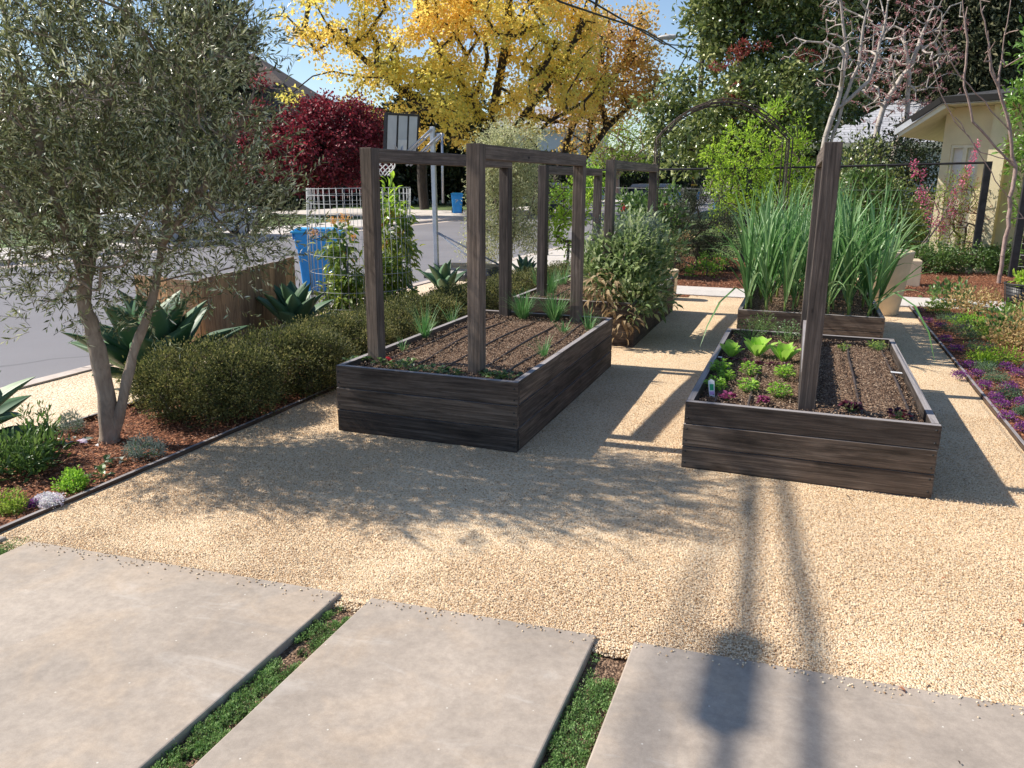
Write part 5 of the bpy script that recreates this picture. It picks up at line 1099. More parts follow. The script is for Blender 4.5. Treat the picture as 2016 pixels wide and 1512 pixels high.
for i, (px, py, w, h, m_) in enumerate([(1842, 615, 44, 0.06, 'fern_leaf'), (1905, 640, 48, 0.09, 'parsley_leaf'), (1945, 668, 60, 0.09, 'fern_leaf'), (1962, 712, 80, 0.09, 'lime_leaf'), (1930, 716, 44, 0.04, 'lime_leaf')]):
    mound(px, py, w, h, m_, ['yellow-green low fern next to the first purple cushion', 'bright green feathery plant below the broad-leaved plant', 'yellow-green feathery plant in the middle of the border', 'large bright lime spreading plant left of the garden light', 'small lime tuft beside the large lime plant'][i], 640+i, 0.04, 0.012, 420, None, 1)
for i, (px, py, w, h, m_, L, n) in enumerate([(1868, 600, 70, 0.30, 'mid_leaf', 0.07, 420), (1915, 612, 76, 0.24, 'blond_leaf', 0.045, 700), (1960, 660, 74, 0.22, 'mid_leaf', 0.06, 420), (2005, 680, 84, 0.30, 'blond_leaf', 0.05, 750), (1985, 640, 60, 0.26, 'laurel_leaf', 0.05, 300), (2040, 640, 80, 0.35, 'blond_leaf', 0.035, 900)]):
    mound(px, py, w, h, m_, ['broad-leaved dark green shrub in front of the concrete path', 'round tan and peach colored shrub beside the dark green one', 'broad-leaved bright green plant between the two tan shrubs', 'large tan and pink shrub at the right edge of the border', 'light green leafy plant behind the large tan shrub', 'tan shrub cut off by the right edge'][i], 650+i, L, L*0.5, n, None, 1, 'border_shrub', 'shrub', 'small shrubs in the flower border')

# ================================================================ BACK GARDEN
def bush(name, label, cat, px, py, dist, blobs, mat, n, L, W, seed, **k):
    b = atd(px, py, dist); b[2] = 0; return shrub(name, label, cat, b, [PB(*q) for q in blobs], mat, n, L, W, seed, **k)
BG = 'shrubs in the back garden'
bush('rosemary', 'broad dark grey-green rosemary bush left of the leek bed', 'rosemary', 1370, 520, 15.0, [(1330, 450, 15.0, 50, 70), (1390, 440, 15.2, 60, 60), (1420, 480, 15, 50, 60), (1350, 500, 15, 60, 40), (1300, 470, 15.2, 40, 60)], 'rosemary_leaf', 20000, 0.045, 0.014, 700, group=BG, nclump=260, clump=0.06, up=0.9, rtip=0.004)
bush('leafy_shrub', 'green broad-leaved shrub behind the post rising from the sage', 'shrub', 1260, 560, 14.0, [(1255, 420, 14.0, 34, 40), (1300, 420, 14.2, 38, 44), (1280, 460, 14.0, 50, 50), (1240, 440, 14.0, 30, 40)], 'mid_leaf', 2600, 0.10, 0.05, 701, kind=1, group=BG, nclump=90, clump=0.09, rtip=0.005)
bush('leafy_shrub', 'pale green citrus shrub beside the young olive tree', 'shrub', 1115, 560, 14.3, [(1112, 400, 14.3, 30, 50), (1122, 450, 14.3, 34, 50), (1090, 440, 14.5, 24, 40), (1170, 390, 15, 26, 34)], 'lime_leaf', 1500, 0.07, 0.035, 702, kind=1, group=BG, nclump=70, clump=0.07, rtip=0.005)
t = bush('dry_shrub', 'tan dried-out shrub at the back corner of the back left bed', 'dry shrub', 1325, 560, 13.6, [(1320, 500, 13.6, 26, 38), (1345, 490, 13.6, 18, 30), (1310, 480, 13.6, 14, 20)], 'blond_leaf', 900, 0.035, 0.022, 703, group=BG, nclump=70, clump=0.04, rtip=0.003)
bush('bedding_plant', 'low pale green plants on the mulch left of the leeks', 'bedding plant', 1390, 545, 14.0, [(1385, 533, 14.0, 32, 12), (1400, 515, 14.2, 25, 14)], 'parsley_leaf', 900, 0.04, 0.02, 704, kind=1, group=BG, nclump=50, clump=0.04)
bush('lime_shrub', 'tall bright lime green bush behind the garden arch', 'shrub', 1500, 480, 16.6, [(1480, 300, 16.6, 60, 60), (1530, 270, 16.6, 44, 60), (1583, 240, 16.6, 14, 50), (1420, 300, 16.4, 36, 26), (1450, 360, 16.6, 50, 50), (1520, 370, 16.6, 60, 60), (1570, 330, 16.6, 30, 60), (1475, 420, 16.6, 60, 40), (1440, 255, 16.6, 20, 30), (1590, 200, 16.6, 6, 18)], 'lime_leaf', 6500, 0.08, 0.032, 705, kind=1, group=BG, nclump=170, clump=0.085, rtip=0.006, rmax=0.04)
bush('dark_shrub', 'dark evergreen shrub filling the gap behind the leeks', 'shrub', 1680, 520, 18.5, [(1680, 400, 18.5, 70, 110), (1750, 420, 18.5, 60, 80), (1620, 430, 18.5, 60, 80), (1540, 450, 18.5, 60, 60), (1790, 470, 18.8, 60, 60)], 'magnolia_leaf', 9000, 0.10, 0.045, 706, kind=1, group=BG, nclump=300, clump=0.14, rtip=0.006)
bush('dark_shrub', 'tall dark green shrub below the bare plum tree', 'shrub', 1760, 520, 21, [(1750, 330, 21, 60, 50), (1800, 300, 21.5, 50, 50), (1810, 390, 21, 40, 60), (1700, 340, 21, 40, 60)], 'dark_leaf', 7000, 0.10, 0.045, 707, kind=0, group=BG, nclump=220, clump=0.16, rtip=0.006)
bush('leafy_shrub', 'large-leaved green shrub behind the right end of the leeks', 'shrub', 1740, 520, 17.5, [(1745, 430, 17.5, 50, 46), (1790, 470, 17.5, 36, 40), (1700, 400, 17.5, 40, 50)], 'mid_leaf', 1800, 0.13, 0.06, 708, kind=1, group=BG, nclump=80, clump=0.12, rtip=0.006)
bush('nandina', 'thin reddish-stemmed bamboo-like shrub in front of the garage windows', 'shrub', 1890, 520, 15.5, [(1885, 400, 15.5, 34, 50), (1900, 450, 15.5, 32, 50), (1870, 470, 15.5, 30, 40)], 'bronze_leaf', 900, 0.05, 0.016, 709, group=BG, nclump=90, clump=0.08, rtip=0.004)
bush('nandina', 'yellow-green feathery shrub in front of the garage windows', 'shrub', 1880, 520, 15.6, [(1890, 380, 15.6, 36, 40), (1850, 430, 15.6, 24, 60), (1870, 480, 15.6, 40, 30)], 'fern_leaf', 1500, 0.06, 0.018, 710, group=BG, nclump=90, clump=0.08, rtip=0.004)
for i, (px, py, d, w, h_) in enumerate([(1820, 512, 14.9, 50, 20), (1885, 512, 15.0, 60, 20), (1955, 518, 15.0, 50, 22)]):
    bush('low_hedge', ['left', 'middle', 'right'][i]+' dark green part of the low hedge at the foot of the garage', 'hedge shrub', px, py, d, [(px, py, d, w, h_), (px+20, py-8, d, w*0.7, h_)], 'mid_leaf', 2600, 0.05, 0.03, 711+i, kind=1, group='low hedge at the foot of the garage', nclump=100, clump=0.05)
# blossoming peach and other bare trees
def sticks(name, label, cat, base, trunks, blobs, n, bark, seed, rtip, rmax, extra=None, step=0.25, power=0.45, jitter=0.14, group='bare trees'):
    R = np.random.default_rng(seed); base = np.array(base, float); root = thing(name, label, cat, base, 0, group); pts, dd, _ = blobpts(R, blobs, n, 0.1); pts = pts-base
    A, B, ra, rb, NA, rad = grow(R, [[np.array(p)-base for p in t] for t in trunks], pts, step, jitter, rtip, power, rmax, lift=0.08); V, F, r = tubesarr(A, B, ra, rb, 6); npmesh('trunk', V, F, bark, r, root, True)
    if extra:
        nm, mt, cnt, L, W, tips = extra; ks = np.where(rad < rtip*tips)[0]; k = R.choice(ks, cnt); P = NA[k]+R.normal(size=(cnt, 3))*L*0.6; V, F, r = leafarr(P, rdir(R, cnt), rdir(R, cnt), L*(0.6+0.8*R.random(cnt)), W, 0, 0.2, R); npmesh(nm, V, F, mt, r, root)
    return root
d = 15.4; b = atd(1800, 538, d); b[2] = 0
pk = sticks('peach_tree', 'small pink-blossomed tree in front of the garage windows', 'blossoming tree', b, [[b, atd(1812, 490, d), atd(1850, 440, d)], [atd(1812, 490, d), atd(1850, 420, d), atd(1835, 385, d), atd(1812, 340, d)], [atd(1850, 440, d), atd(1880, 380, d), atd(1912, 310, d), atd(1925, 270, d)]], [PB(1870, 400, d, 40, 60), PB(1830, 400, d, 20, 50)], 26, 'bark_pink', 720, 0.004, 0.03, None, 0.12)
blooms_pts = [(1812, 378, 1.0), (1815, 345, .7), (1820, 390, 1.0), (1828, 410, 1.1), (1838, 432, 1.2), (1850, 442, 1.0), (1860, 448, .7), (1875, 405, 1.0), (1880, 380, 0.9), (1895, 360, 0.9), (1908, 335, 0.8), (1915, 315, 0.6), (1877, 415, .8), (1925, 285, 0.5), (1920, 300, 0.6), (1798, 325, 0.7), (1802, 340, 0.7)]
R = np.random.default_rng(4); Ps = [atd(px, py, d)-np.array(pk.location)+np.clip(R.normal(size=(int(60*s), 3)), -2, 2)*np.array([0.05, 0.05, 0.085])*s for px, py, s in blooms_pts]; P = np.concatenate(Ps); n = len(P); V, F, r = leafarr(P, rdir(R, n), rdir(R, n), 0.035, 0.03, 0, 0.2, R); npmesh('blossom', V, F, 'pink_bloom', r, pk)
d = 17.2; b = atd(1607, 520, d); b[2] = 0
sticks('bare_tree', 'pale grey bare tree rising behind the lone post', 'bare tree', b, [[b, atd(1610, 400, d), atd(1625, 270, d), atd(1652, 190, d), atd(1668, 100, d), atd(1655, 0, d), atd(1650, -60, d)], [atd(1612, 380, d), atd(1636, 280, d), atd(1660, 200, d), atd(1690, 130, d), atd(1700, 50, d), atd(1720, -30, d)], [atd(1655, 210, d), atd(1710, 160, d), atd(1740, 60, d), atd(1750, -10, d)]], [PB(1680, 60, d, 60, 100), PB(1640, 100, d, 40, 80), PB(1720, 100, d, 60, 90), PB(1560, 85, d, 30, 30), PB(1690, -20, d, 80, 60)], 260, 'bark_pale', 721, 0.006, 0.062, ('buds', 'pink_bud', 900, 0.03, 0.02, 2.2), 0.2)
d = 22; b = atd(1705, 400, d); b[2] = 0
sticks('bare_tree', 'bare plum tree with pinkish buds leaning right behind the fence rail', 'bare tree', b, [[b, atd(1705, 305, d), atd(1740, 210, d), atd(1800, 110, d), atd(1835, 20, d), atd(1850, -40, d)], [atd(1760, 400, d), atd(1755, 320, d), atd(1785, 230, d), atd(1790, 150, d), atd(1780, 60, d)]], [PB(1780, 100, d, 80, 90), PB(1830, 150, d, 60, 80), PB(1740, 130, d, 50, 70), PB(1850, 60, d, 50, 70), PB(1790, 230, d, 50, 50), PB(1730, 180, d, 50, 60)], 420, 'bark_pale', 722, 0.007, 0.085, ('buds', 'pink_bud', 4200, 0.045, 0.03, 2.0), 0.25)
d = 13.2; b = atd(1968, 545, d); b[2] = 0
sticks('bare_tree', 'pinkish bare fruit tree with arching twigs at the right edge', 'bare tree', b, [[b, atd(1985, 430, d), atd(2000, 330, d), atd(1985, 240, d), atd(1965, 170, d), atd(1975, 90, d), atd(1990, 0, d)], [atd(2000, 330, d), atd(1960, 290, d), atd(1915, 240, d), atd(1898, 170, d), atd(1905, 80, d), atd(1895, 0, d)], [atd(2000, 320, d), atd(1930, 300, d), atd(1880, 240, d), atd(1850, 180, d), atd(1835, 110, d)], [atd(1990, 260, d), atd(1940, 200, d), atd(1890, 150, d), atd(1860, 100, d), atd(1810, 20, d)], [atd(1965, 170, d), atd(1950, 140, d), atd(1945, 60, d)], [atd(1990, 250, d), atd(1950, 110, d), atd(1930, 0, d)], [atd(2016, 430, d), atd(1970, 370, d), atd(1920, 290, d), atd(1880, 230, d)]], [PB(1930, 60, d, 60, 80), PB(1980, 150, d, 30, 80)], 16, 'bark_pink', 723, 0.0075, 0.06, None, 0.15, 0.5)
# laurel at the right edge
bush('laurel', 'tall glossy light green laurel column at the right edge', 'laurel', 2040, 520, 14.5, [(2030, 230, 14.5, 34, 90), (2025, 130, 14.5, 26, 60), (2040, 320, 14.5, 36, 80), (2050, 430, 14.5, 40, 80)], 'laurel_leaf', 2200, 0.12, 0.045, 730, kind=1, nclump=110, clump=0.09)
for i, (px, py) in enumerate([(1896, 537), (1932, 538)]):
    o = MB(9).lathe([(0, 0), (0.15, 0.0), (0.17, 0.05), (0.13, 0.11), (0, 0.13)], 9, smooth=False).build('garden_stone', 'stone_tan'); o.location = (*at(px, py)[:2], 0); o.scale = (1.0, 0.8, 0.8); tag(o, ['left', 'right'][i]+' tan stone at the foot of the dark fence post', 'stone', 'tan stones')
for i, (px, d_, nm_) in enumerate([(1476, 0, 'a')]):
    o = MB(9).lathe([(0, 0), (0.09, 0), (0.09, 0.2), (0.04, 0.45), (0, 0.46)], 12).build('path_light', 'dark_steel'); o.location = (-0.28, 12.9, 0.55); tag(o, 'dark lantern top peeping out behind the leeks', 'lantern')

# young olive
d = 14.6; b = atd(1003, 540, d); b[2] = 0
tree('olive_tree', 'young pale green olive tree seen between the timber posts', 'olive tree', b, [[b, atd(1005, 480, d), atd(1015, 400, d), atd(1010, 300, d), atd(1005, 240, d)], [atd(1005, 490, d), atd(985, 440, d), atd(970, 360, d), atd(965, 280, d)], [atd(1008, 470, d), atd(1040, 430, d), atd(1055, 370, d)]],
     [PB(980, 390, d, 44, 90), PB(1030, 380, d, 44, 90), PB(1000, 320, d, 54, 60), PB(965, 460, d, 34, 50), PB(1045, 470, d, 30, 30), PB(1010, 275, d, 44, 34), PB(940, 300, d, 14, 34), PB(910, 490, d, 16, 24)], 'young_olive_leaf', 'bark_olive', 300, 22000, 0.06, 0.016, 740, 0.12, 0, None, 0.2, 0.004, 0.045)

# ================================================================ STREET BACKGROUND
def P0(px, dist, py=400, z=0.0):
    p = atd(px, py, dist); p[2] = z; return p
def limbs(dist, lines, z0=None): return [[atd(px, py, dist+(e[0] if e else 0)) for px, py, *e in l] for l in lines]
# big yellow tree over the street
d = 44; b = P0(985, d)
YB = [PB(640, 40, d-2, 70, 60), PB(720, 90, d-1, 90, 80), PB(830, 60, d-2, 110, 90), PB(760, 170, d-2, 70, 55), PB(860, 190, d-2, 90, 60), PB(960, 110, d-2, 120, 110), PB(1080, 90, d, 100, 100), PB(1040, 210, d-1, 90, 50), PB(930, 250, d-1, 60, 35), PB(1120, 180, d, 70, 60), PB(1160, 60, d+1, 50, 60), PB(700, -60, d, 120, 70), PB(900, -60, d, 160, 80), PB(1080, -60, d, 140, 80), PB(830, 270, d-2, 40, 22), PB(620, 110, d-1, 26, 30), PB(600, 170, d-1, 40, 26), PB(1170, 140, d+1, 30, 40), PB(660, 190, d-1, 40, 22), PB(1010, 20, d-2, 120, 90)]
tree('yellow_tree', 'huge spreading tree with golden yellow blossom across the street', 'tree', b,
     limbs(d, [[(985, 405), (980, 330), (965, 260), (930, 200), (880, 130), (840, 50), (800, -60)], [(980, 340), (1010, 260), (1060, 190), (1110, 120), (1150, 40)], [(975, 320), (930, 270), (870, 225), (790, 180), (720, 120), (660, 60)], [(985, 350), (1040, 280), (1080, 240), (1150, 200)], [(965, 260), (980, 170), (1000, 60), (1010, -60)], [(930, 200), (960, 120), (950, 0)]]),
     YB, 'yellow_leaf', 'bark_dark', 400, 46000, 0.18, 0.12, 800, 0.34, 0, None, 1.0, 0.035, 0.55, 0.42, 0.25, 0.35,
     rvfun=lambda P, rv, R: np.clip(0.40*rv+0.30+0.16*np.sin(P[:, 0]*0.5+1.0)*np.cos(P[:, 2]*0.9+P[:, 0]*0.3)+0.10*(P[:, 0]+14)/10*0.5, 0, 1))
# trunks beside it
for i, (px, l) in enumerate([(1062, [(1062, 400), (1058, 330), (1045, 240), (1050, 150)]), (1095, [(1085, 400), (1105, 310), (1130, 240), (1170, 190), (1210, 150)])]):
    dd = 47+i*2; b = P0(px, dd)
    tree('street_tree', ['dark straight trunked tree right of the yellow tree, thin orange leaves', 'dark leaning trunked tree right of the yellow tree, thin orange leaves'][i], 'tree', b, limbs(dd, [l]), [PB(1080+60*i, 200-40*i, dd, 60, 50), PB(1110+50*i, 150-50*i, dd, 50, 60)], 'orange_leaf', 'bark_dark', 60, 2500, 0.2, 0.14, 810+i, 0.5, 0, 'slim orange trees', 1.0, 0.04, 0.32)
d = 50; b = P0(1145, d)
tree('orange_tree', 'sparse orange-leaved tree with forked dark limbs left of the magnolia', 'tree', b, limbs(d, [[(1130, 400), (1150, 310), (1195, 250), (1250, 200), (1300, 160)], [(1150, 310), (1165, 240), (1195, 160), (1200, 60), (1195, 20)], [(1195, 250), (1180, 190), (1230, 120), (1260, 40)]]),
     [PB(1240, 160, d, 50, 50), PB(1200, 210, d, 50, 34), PB(1270, 110, d, 36, 34), PB(1150, 250, d-1, 26, 40), PB(1120, 285, d-1, 16, 20), PB(1240, 50, d, 34, 34), PB(1180, 60, d, 26, 36), PB(1285, 180, d, 30, 30)], 'orange_leaf', 'bark_dark', 170, 8500, 0.19, 0.13, 815, 0.45, 0, None, 1.0, 0.03, 0.36)
# yellow low branch at the left, red maple
d = 38; b = P0(640, d)
tree('red_maple', 'dark crimson leaved maple left of the basketball hoop', 'tree', b, limbs(d, [[(645, 410), (650, 360), (640, 300), (620, 240)], [(650, 360), (690, 290), (720, 240)]]),
     [PB(600, 250, d, 50, 44), PB(650, 235, d, 56, 40), PB(700, 240, d, 52, 40), PB(580, 300, d-1, 44, 48), PB(650, 300, d-1, 70, 60), PB(715, 300, d, 44, 50), PB(640, 350, d, 80, 30), PB(630, 205, d, 26, 20), PB(560, 260, d, 20, 30), PB(740, 270, d, 22, 34), PB(500, 160, d+1, 24, 12), PB(510, 250, d, 40, 40), PB(520, 330, d, 50, 30)], 'maple_leaf', 'bark_dark', 420, 26000, 0.13, 0.10, 820, 0.24, 0, None, 0.7, 0.02, 0.22)
# dark evergreen masses behind the street
DK = 'dark evergreens across the street'
for i, (px, dist, bl, lab, n) in enumerate([
    (900, 58, [(880, 290, 58, 50, 60), (920, 250, 58, 50, 60), (850, 340, 58, 60, 40), (930, 330, 58, 50, 50), (800, 330, 58, 50, 50)], 'dark evergreen mass behind the hoop pole', 11000),
    (780, 56, [(770, 360, 56, 60, 36), (720, 350, 56, 60, 40), (700, 270, 58, 60, 40), (800, 260, 56, 50, 40)], 'dark evergreen behind the backboard and the red maple', 9000),
    (1050, 62, [(1000, 350, 62, 60, 26), (1080, 345, 62, 60, 30), (960, 350, 62, 40, 30)], 'dark hedge behind the tops of the timber frames', 7000),
    (450, 56, [(430, 150, 56, 60, 130), (400, 40, 56, 50, 90), (380, 300, 56, 90, 70), (480, 330, 54, 60, 50), (330, 200, 56, 60, 90)], 'tall dark conifer behind the large olive tree', 14000),
    (560, 52, [(560, 350, 52, 60, 30), (600, 370, 52, 50, 16), (500, 360, 52, 50, 24)], 'low dark shrub below the red maple', 6000),
    (250, 56, [(250, 330, 56, 90, 50), (150, 300, 56, 90, 60), (60, 330, 56, 90, 60), (-60, 280, 56, 90, 90)], 'broad dark green tree behind the left part of the olive tree', 10000),
    (1240, 66, [(1200, 345, 66, 50, 16), (1260, 340, 66, 60, 20), (1330, 345, 66, 50, 16), (1130, 350, 66, 50, 16)], 'dark clipped hedge along the far end of the street', 6000),
    (1450, 95, [(1400, 335, 95, 60, 22), (1470, 330, 95, 60, 26), (1350, 335, 95, 50, 20), (1540, 330, 95, 60, 30), (1300, 330, 98, 50, 26)], 'farthest dark trees closing the end of the street', 7000)]):
    b = P0(px, dist); tree('evergreen_tree', lab, 'tree', b, [[b, atd(px, 340, dist), atd(px, 300, dist)]], [PB(*q) for q in bl], 'dark_leaf', 'bark_dark', 160, n, 0.42 if dist < 70 else 0.6, 0.2, 830+i, 0.55, 0, DK, 1.2, 0.03, 0.3)
tree('shade_tree', 'dark trunk standing on the lawn behind the hoop pole', 'tree', P0(836, 46, z=0.0), limbs(46, [[(836, 412), (832, 370), (830, 320), (850, 260), (870, 200)], [(830, 320), (800, 280), (770, 230)]]), [PB(840, 230, 46, 60, 40), PB(800, 250, 46, 50, 30)], 'dark_leaf', 'bark_dark', 60, 2500, 0.3, 0.2, 845, 0.5, 0, None, 1.2, 0.05, 0.48)
tree('bare_shrub', 'hazy pinkish green shrubby tree right of the orange tree', 'tree', P0(1215, 56), limbs(56, [[(1215, 380), (1212, 330), (1200, 290)], [(1215, 350), (1240, 300)]]), [PB(1200, 280, 56, 50, 34), PB(1250, 270, 56, 44, 44), PB(1180, 310, 56, 40, 24), PB(1270, 300, 56, 36, 36), PB(1220, 320, 56, 60, 18)], 'fern_leaf', 'bark_pink', 220, 5000, 0.16, 0.08, 846, 0.4, 0, None, 0.8, 0.022, 0.2)
tree('bare_shrub', 'low bright green shrub behind the ends of the front beams', 'tree', P0(1110, 34), limbs(34, [[(1110, 400), (1112, 360)]]), [PB(1165, 355, 34, 22, 24), PB(1150, 375, 34, 24, 18), PB(1090, 380, 34, 12, 12)], 'parsley_leaf', 'bark_dark', 60, 1600, 0.13, 0.08, 847, 0.2, 0, None, 0.5, 0.02, 0.06)
# magnolia
d = 27; b = P0(1455, d)
MG = [PB(1330, 250, d, 44, 50), PB(1310, 190, d, 40, 30), PB(1350, 165, d-1, 26, 26), PB(1385, 50, d, 34, 40), PB(1400, 100, d, 26, 20), PB(1450, 140, d-1, 50, 50), PB(1470, 40, d, 100, 60), PB(1500, 200, d-2, 90, 70), PB(1570, 120, d, 80, 80), PB(1420, 240, d-2, 70, 50), PB(1600, 30, d, 80, 60), PB(1360, 320, d-2, 40, 22), PB(1380, 290, d-2, 50, 30), PB(1450, 300, d, 80, 40), PB(1300, 290, d, 26, 20), PB(1560, 270, d, 60, 60), PB(1620, 200, d, 60, 70), PB(1500, -60, d, 150, 60), PB(1460, -10, d, 60, 40)]
tree('magnolia_tree', 'big glossy dark green magnolia tree behind the garden arch', 'magnolia', b, limbs(d, [[(1455, 410), (1460, 320), (1465, 220), (1460, 100), (1465, -20)], [(1460, 290), (1420, 230), (1370, 180), (1340, 130)], [(1465, 240), (1530, 170), (1590, 90)], [(1460, 310), (1520, 270), (1580, 220)], [(1460, 330), (1400, 300), (1340, 270)]]),
     MG, 'magnolia_leaf', 'bark_dark', 460, 36000, 0.19, 0.085, 850, 0.26, 1, None, 0.6, 0.014, 0.28, 0.42, 0.35, 0.1,
     extra=[('bronze_foliage', 'bronze_leaf', [PB(1445, 112, d-2.0, 12, 20), PB(1462, 96, d-2.0, 12, 14), PB(1412, 130, d-1.8, 14, 6), PB(1450, 180, d-2.6, 9, 16), PB(1436, 194, d-2.6, 10, 8), PB(1440, 250, d-2.6, 6, 18), PB(1535, 225, d-2.5, 26, 6), PB(1590, 110, d-2.5, 20, 8), PB(1500, 90, d-2, 14, 5)], 900, 0.10, 0.045)])
# tall conifers on the right
for i, (px, dist, bl, lab) in enumerate([(1760, 36, [(1760, 60, 36, 110, 110), (1700, 150, 36, 90, 90), (1800, 180, 35, 100, 60), (1680, 20, 36, 70, 70), (1850, 60, 36, 90, 90), (1760, -60, 36, 160, 70), (1640, 250, 37, 90, 70)], 'tall dark conifer filling the sky above the bare trees'),
    (1930, 33, [(1920, 90, 33, 80, 90), (1960, 40, 33, 60, 60), (1880, 140, 33, 80, 50), (1950, 150, 33, 80, 40), (1900, 10, 33, 70, 60), (1850, 150, 33, 60, 50)], 'dark drooping conifer rising behind the cream garage')]):
    b = P0(px, dist); tree('conifer_tree', lab, 'tree', b, [[b, atd(px, 250, dist), atd(px, 100, dist), atd(px, -80, dist)]], [PB(*q) for q in bl], 'conifer_leaf', 'bark_dark', 420, 30000, 0.22, 0.09, 860+i, 0.5, 0, 'tall conifers on the right', 1.0, 0.016, 0.45, 0.42, 0.2, 0.5)
b = P0(1650, 33); tree('evergreen_tree', 'dark undergrowth between the magnolia and the plum tree', 'tree', b, [[b, atd(1650, 330, 33)]], [PB(1650, 330, 33, 90, 60), PB(1730, 300, 34, 90, 40), PB(1600, 380, 33, 80, 40), PB(1760, 350, 34, 90, 50), PB(1500, 360, 33, 80, 40)], 'dark_leaf', 'bark_dark', 160, 12000, 0.28, 0.16, 870, 0.4, 0, DK, 1.0, 0.02, 0.2)

# houses
def slant(m, quad):       # roof quad with uv in metres
    q = [Vector(p) for p in quad]; u = (q[1]-q[0]); L = u.length; u.normalize(); n = u.cross(q[-1]-q[0]).normalized(); v = n.cross(u)
    top = [tuple(p) for p in q]; bot = [tuple(p-n*0.12) for p in q] if n.z > 0 else [tuple(p+n*0.12) for p in q]; k = len(q)
    uv = [[((p-q[0]).dot(u), (p-q[0]).dot(v)) for p in q]]; fs = [tuple(range(k)), tuple(range(k, 2*k))[::-1]]+[(i, (i+1) % k, k+(i+1) % k, k+i) for i in range(k)]
    m.add(top+bot, fs, uv+[[(0, 0)]*k]+[[(0, 0), (0.1, 0), (0.1, 0.02), (0, 0.02)]]*k)
def hiphouse(name, label, loc, rz, w, l, h, rh, wall, roof, wins=(), over=0.5, ridge=0.4, chimney=None):
    t = thing(name, label, 'house', loc, rz); m = MB(1); m.box(-w/2, w/2, -l/2, l/2, -0.3, h); m.build('wall', wall, t)
    a, b = w/2+over, l/2+over; r = w/2*ridge if w > l else 0; rx = max(0, a-b) if w > l else 0; ry = max(0, b-a) if l >= w else 0
    e = [(-a, -b, h), (a, -b, h), (a, b, h), (-a, b, h)]; r0, r1 = ((-rx, 0, h+rh), (rx, 0, h+rh)) if w > l else ((0, -ry, h+rh), (0, ry, h+rh)); m = MB(2)
    if w > l: slant(m, [e[0], e[1], r1, r0]); slant(m, [e[2], e[3], r0, r1]); slant(m, [e[1], e[2], r1]); slant(m, [e[3], e[0], r0])
    else: slant(m, [e[1], e[2], r1, r0]); slant(m, [e[3], e[0], r0, r1]); slant(m, [e[0], e[1], r0]); slant(m, [e[2], e[3], r1])
    rf = m.build('roof', roof, t)
    m = MB(3); m.box(-a-0.02, a+0.02, -b-0.06, -b, h-0.22, h-0.02); m.box(-a-0.02, a+0.02, b, b+0.06, h-0.22, h-0.02); m.box(-a-0.06, -a-0.02, -b, b, h-0.22, h-0.02); m.box(a+0.02, a+0.06, -b, b, h-0.22, h-0.02); m.build('gutter', 'trim_cream', t)
    for (face, u, z, ww, hh) in wins:
        f = MB(4); g = MB(5)
        if face == 'y': f.box(u-ww/2-0.08, u+ww/2+0.08, -l/2-0.05, -l/2+0.0, z-0.08, z+hh+0.08); g.box(u-ww/2, u+ww/2, -l/2-0.07, -l/2-0.052, z, z+hh); g.box(u-0.02, u+0.02, -l/2-0.08, -l/2-0.071, z, z+hh)
        else: f.box(w/2, w/2+0.05, u-ww/2-0.08, u+ww/2+0.08, z-0.08, z+hh+0.08); g.box(w/2+0.052, w/2+0.07, u-ww/2, u+ww/2, z, z+hh)
        fo = f.build('window', 'trim_cream', t); g.build('pane', 'window_dark', fo)
    return t, rf
c = P0(430, 62); t, rf = hiphouse('house', 'brown-roofed house with a skylight behind the olive tree and red maple', (c[0]-1, c[1], 0), math.radians(14), 22, 13, 5.6, 5.0, 'house_beige', 'roof_brown', [('y', -7, 1.0, 1.6, 1.4), ('y', -3, 1.0, 1.6, 1.4), ('y', 3, 3.6, 1.6, 1.3), ('y', 7, 1, 2, 1.5), ('x', 0, 1.2, 1.6, 1.4)], 0.7)
s = MB(5); s.box(-0.45, 0.45, -0.6, 0.6, 0, 0.14); sk = s.build('skylight', 'lamp_white', rf); sk.location = (4.2, -3.2, 8.15); sk.rotation_euler = (math.atan2(5, 7.2), 0, 0)
c = P0(735, 66); hiphouse('house', 'low dark-roofed house wing between the maple and the yellow tree', (c[0]-4, c[1], 0), math.radians(10), 15, 9, 4.6, 3.2, 'house_beige', 'roof_dark', [('y', -3, 1.0, 1.6, 1.4)], 0.6)
c = P0(1060, 84); t, rf = hiphouse('house', 'pale bluish white house glimpsed behind the dark trunks of the yellow tree', (c[0], c[1], 0), math.radians(20), 13, 9, 6.6, 2.4, 'house_white', 'roof_pale', [('y', -4.2, 3.9, 1.2, 1.6), ('y', -1, 3.9, 1.2, 1.6), ('y', 2.6, 3.9, 1.2, 1.6), ('y', 5, 1.0, 1.2, 1.6)], 0.5)
c = P0(1260, 110); hiphouse('house', 'grey roofed house at the far end of the street', (c[0], c[1], 0), math.radians(10), 16, 9, 2.8, 2.0, 'house_beige', 'roof_dark', [('y', -3, 1, 2, 1.2), ('y', 3, 1, 2, 1.2)], 0.5)
c = P0(1775, 34); hiphouse('house', 'pale grey-roofed house behind the bare plum tree', (c[0]+1, c[1], 0), 0.0, 9, 8, 3.1, 2.4, 'house_white', 'roof_pale', [('y', -2.5, 1, 1.2, 1.2)], 0.5)

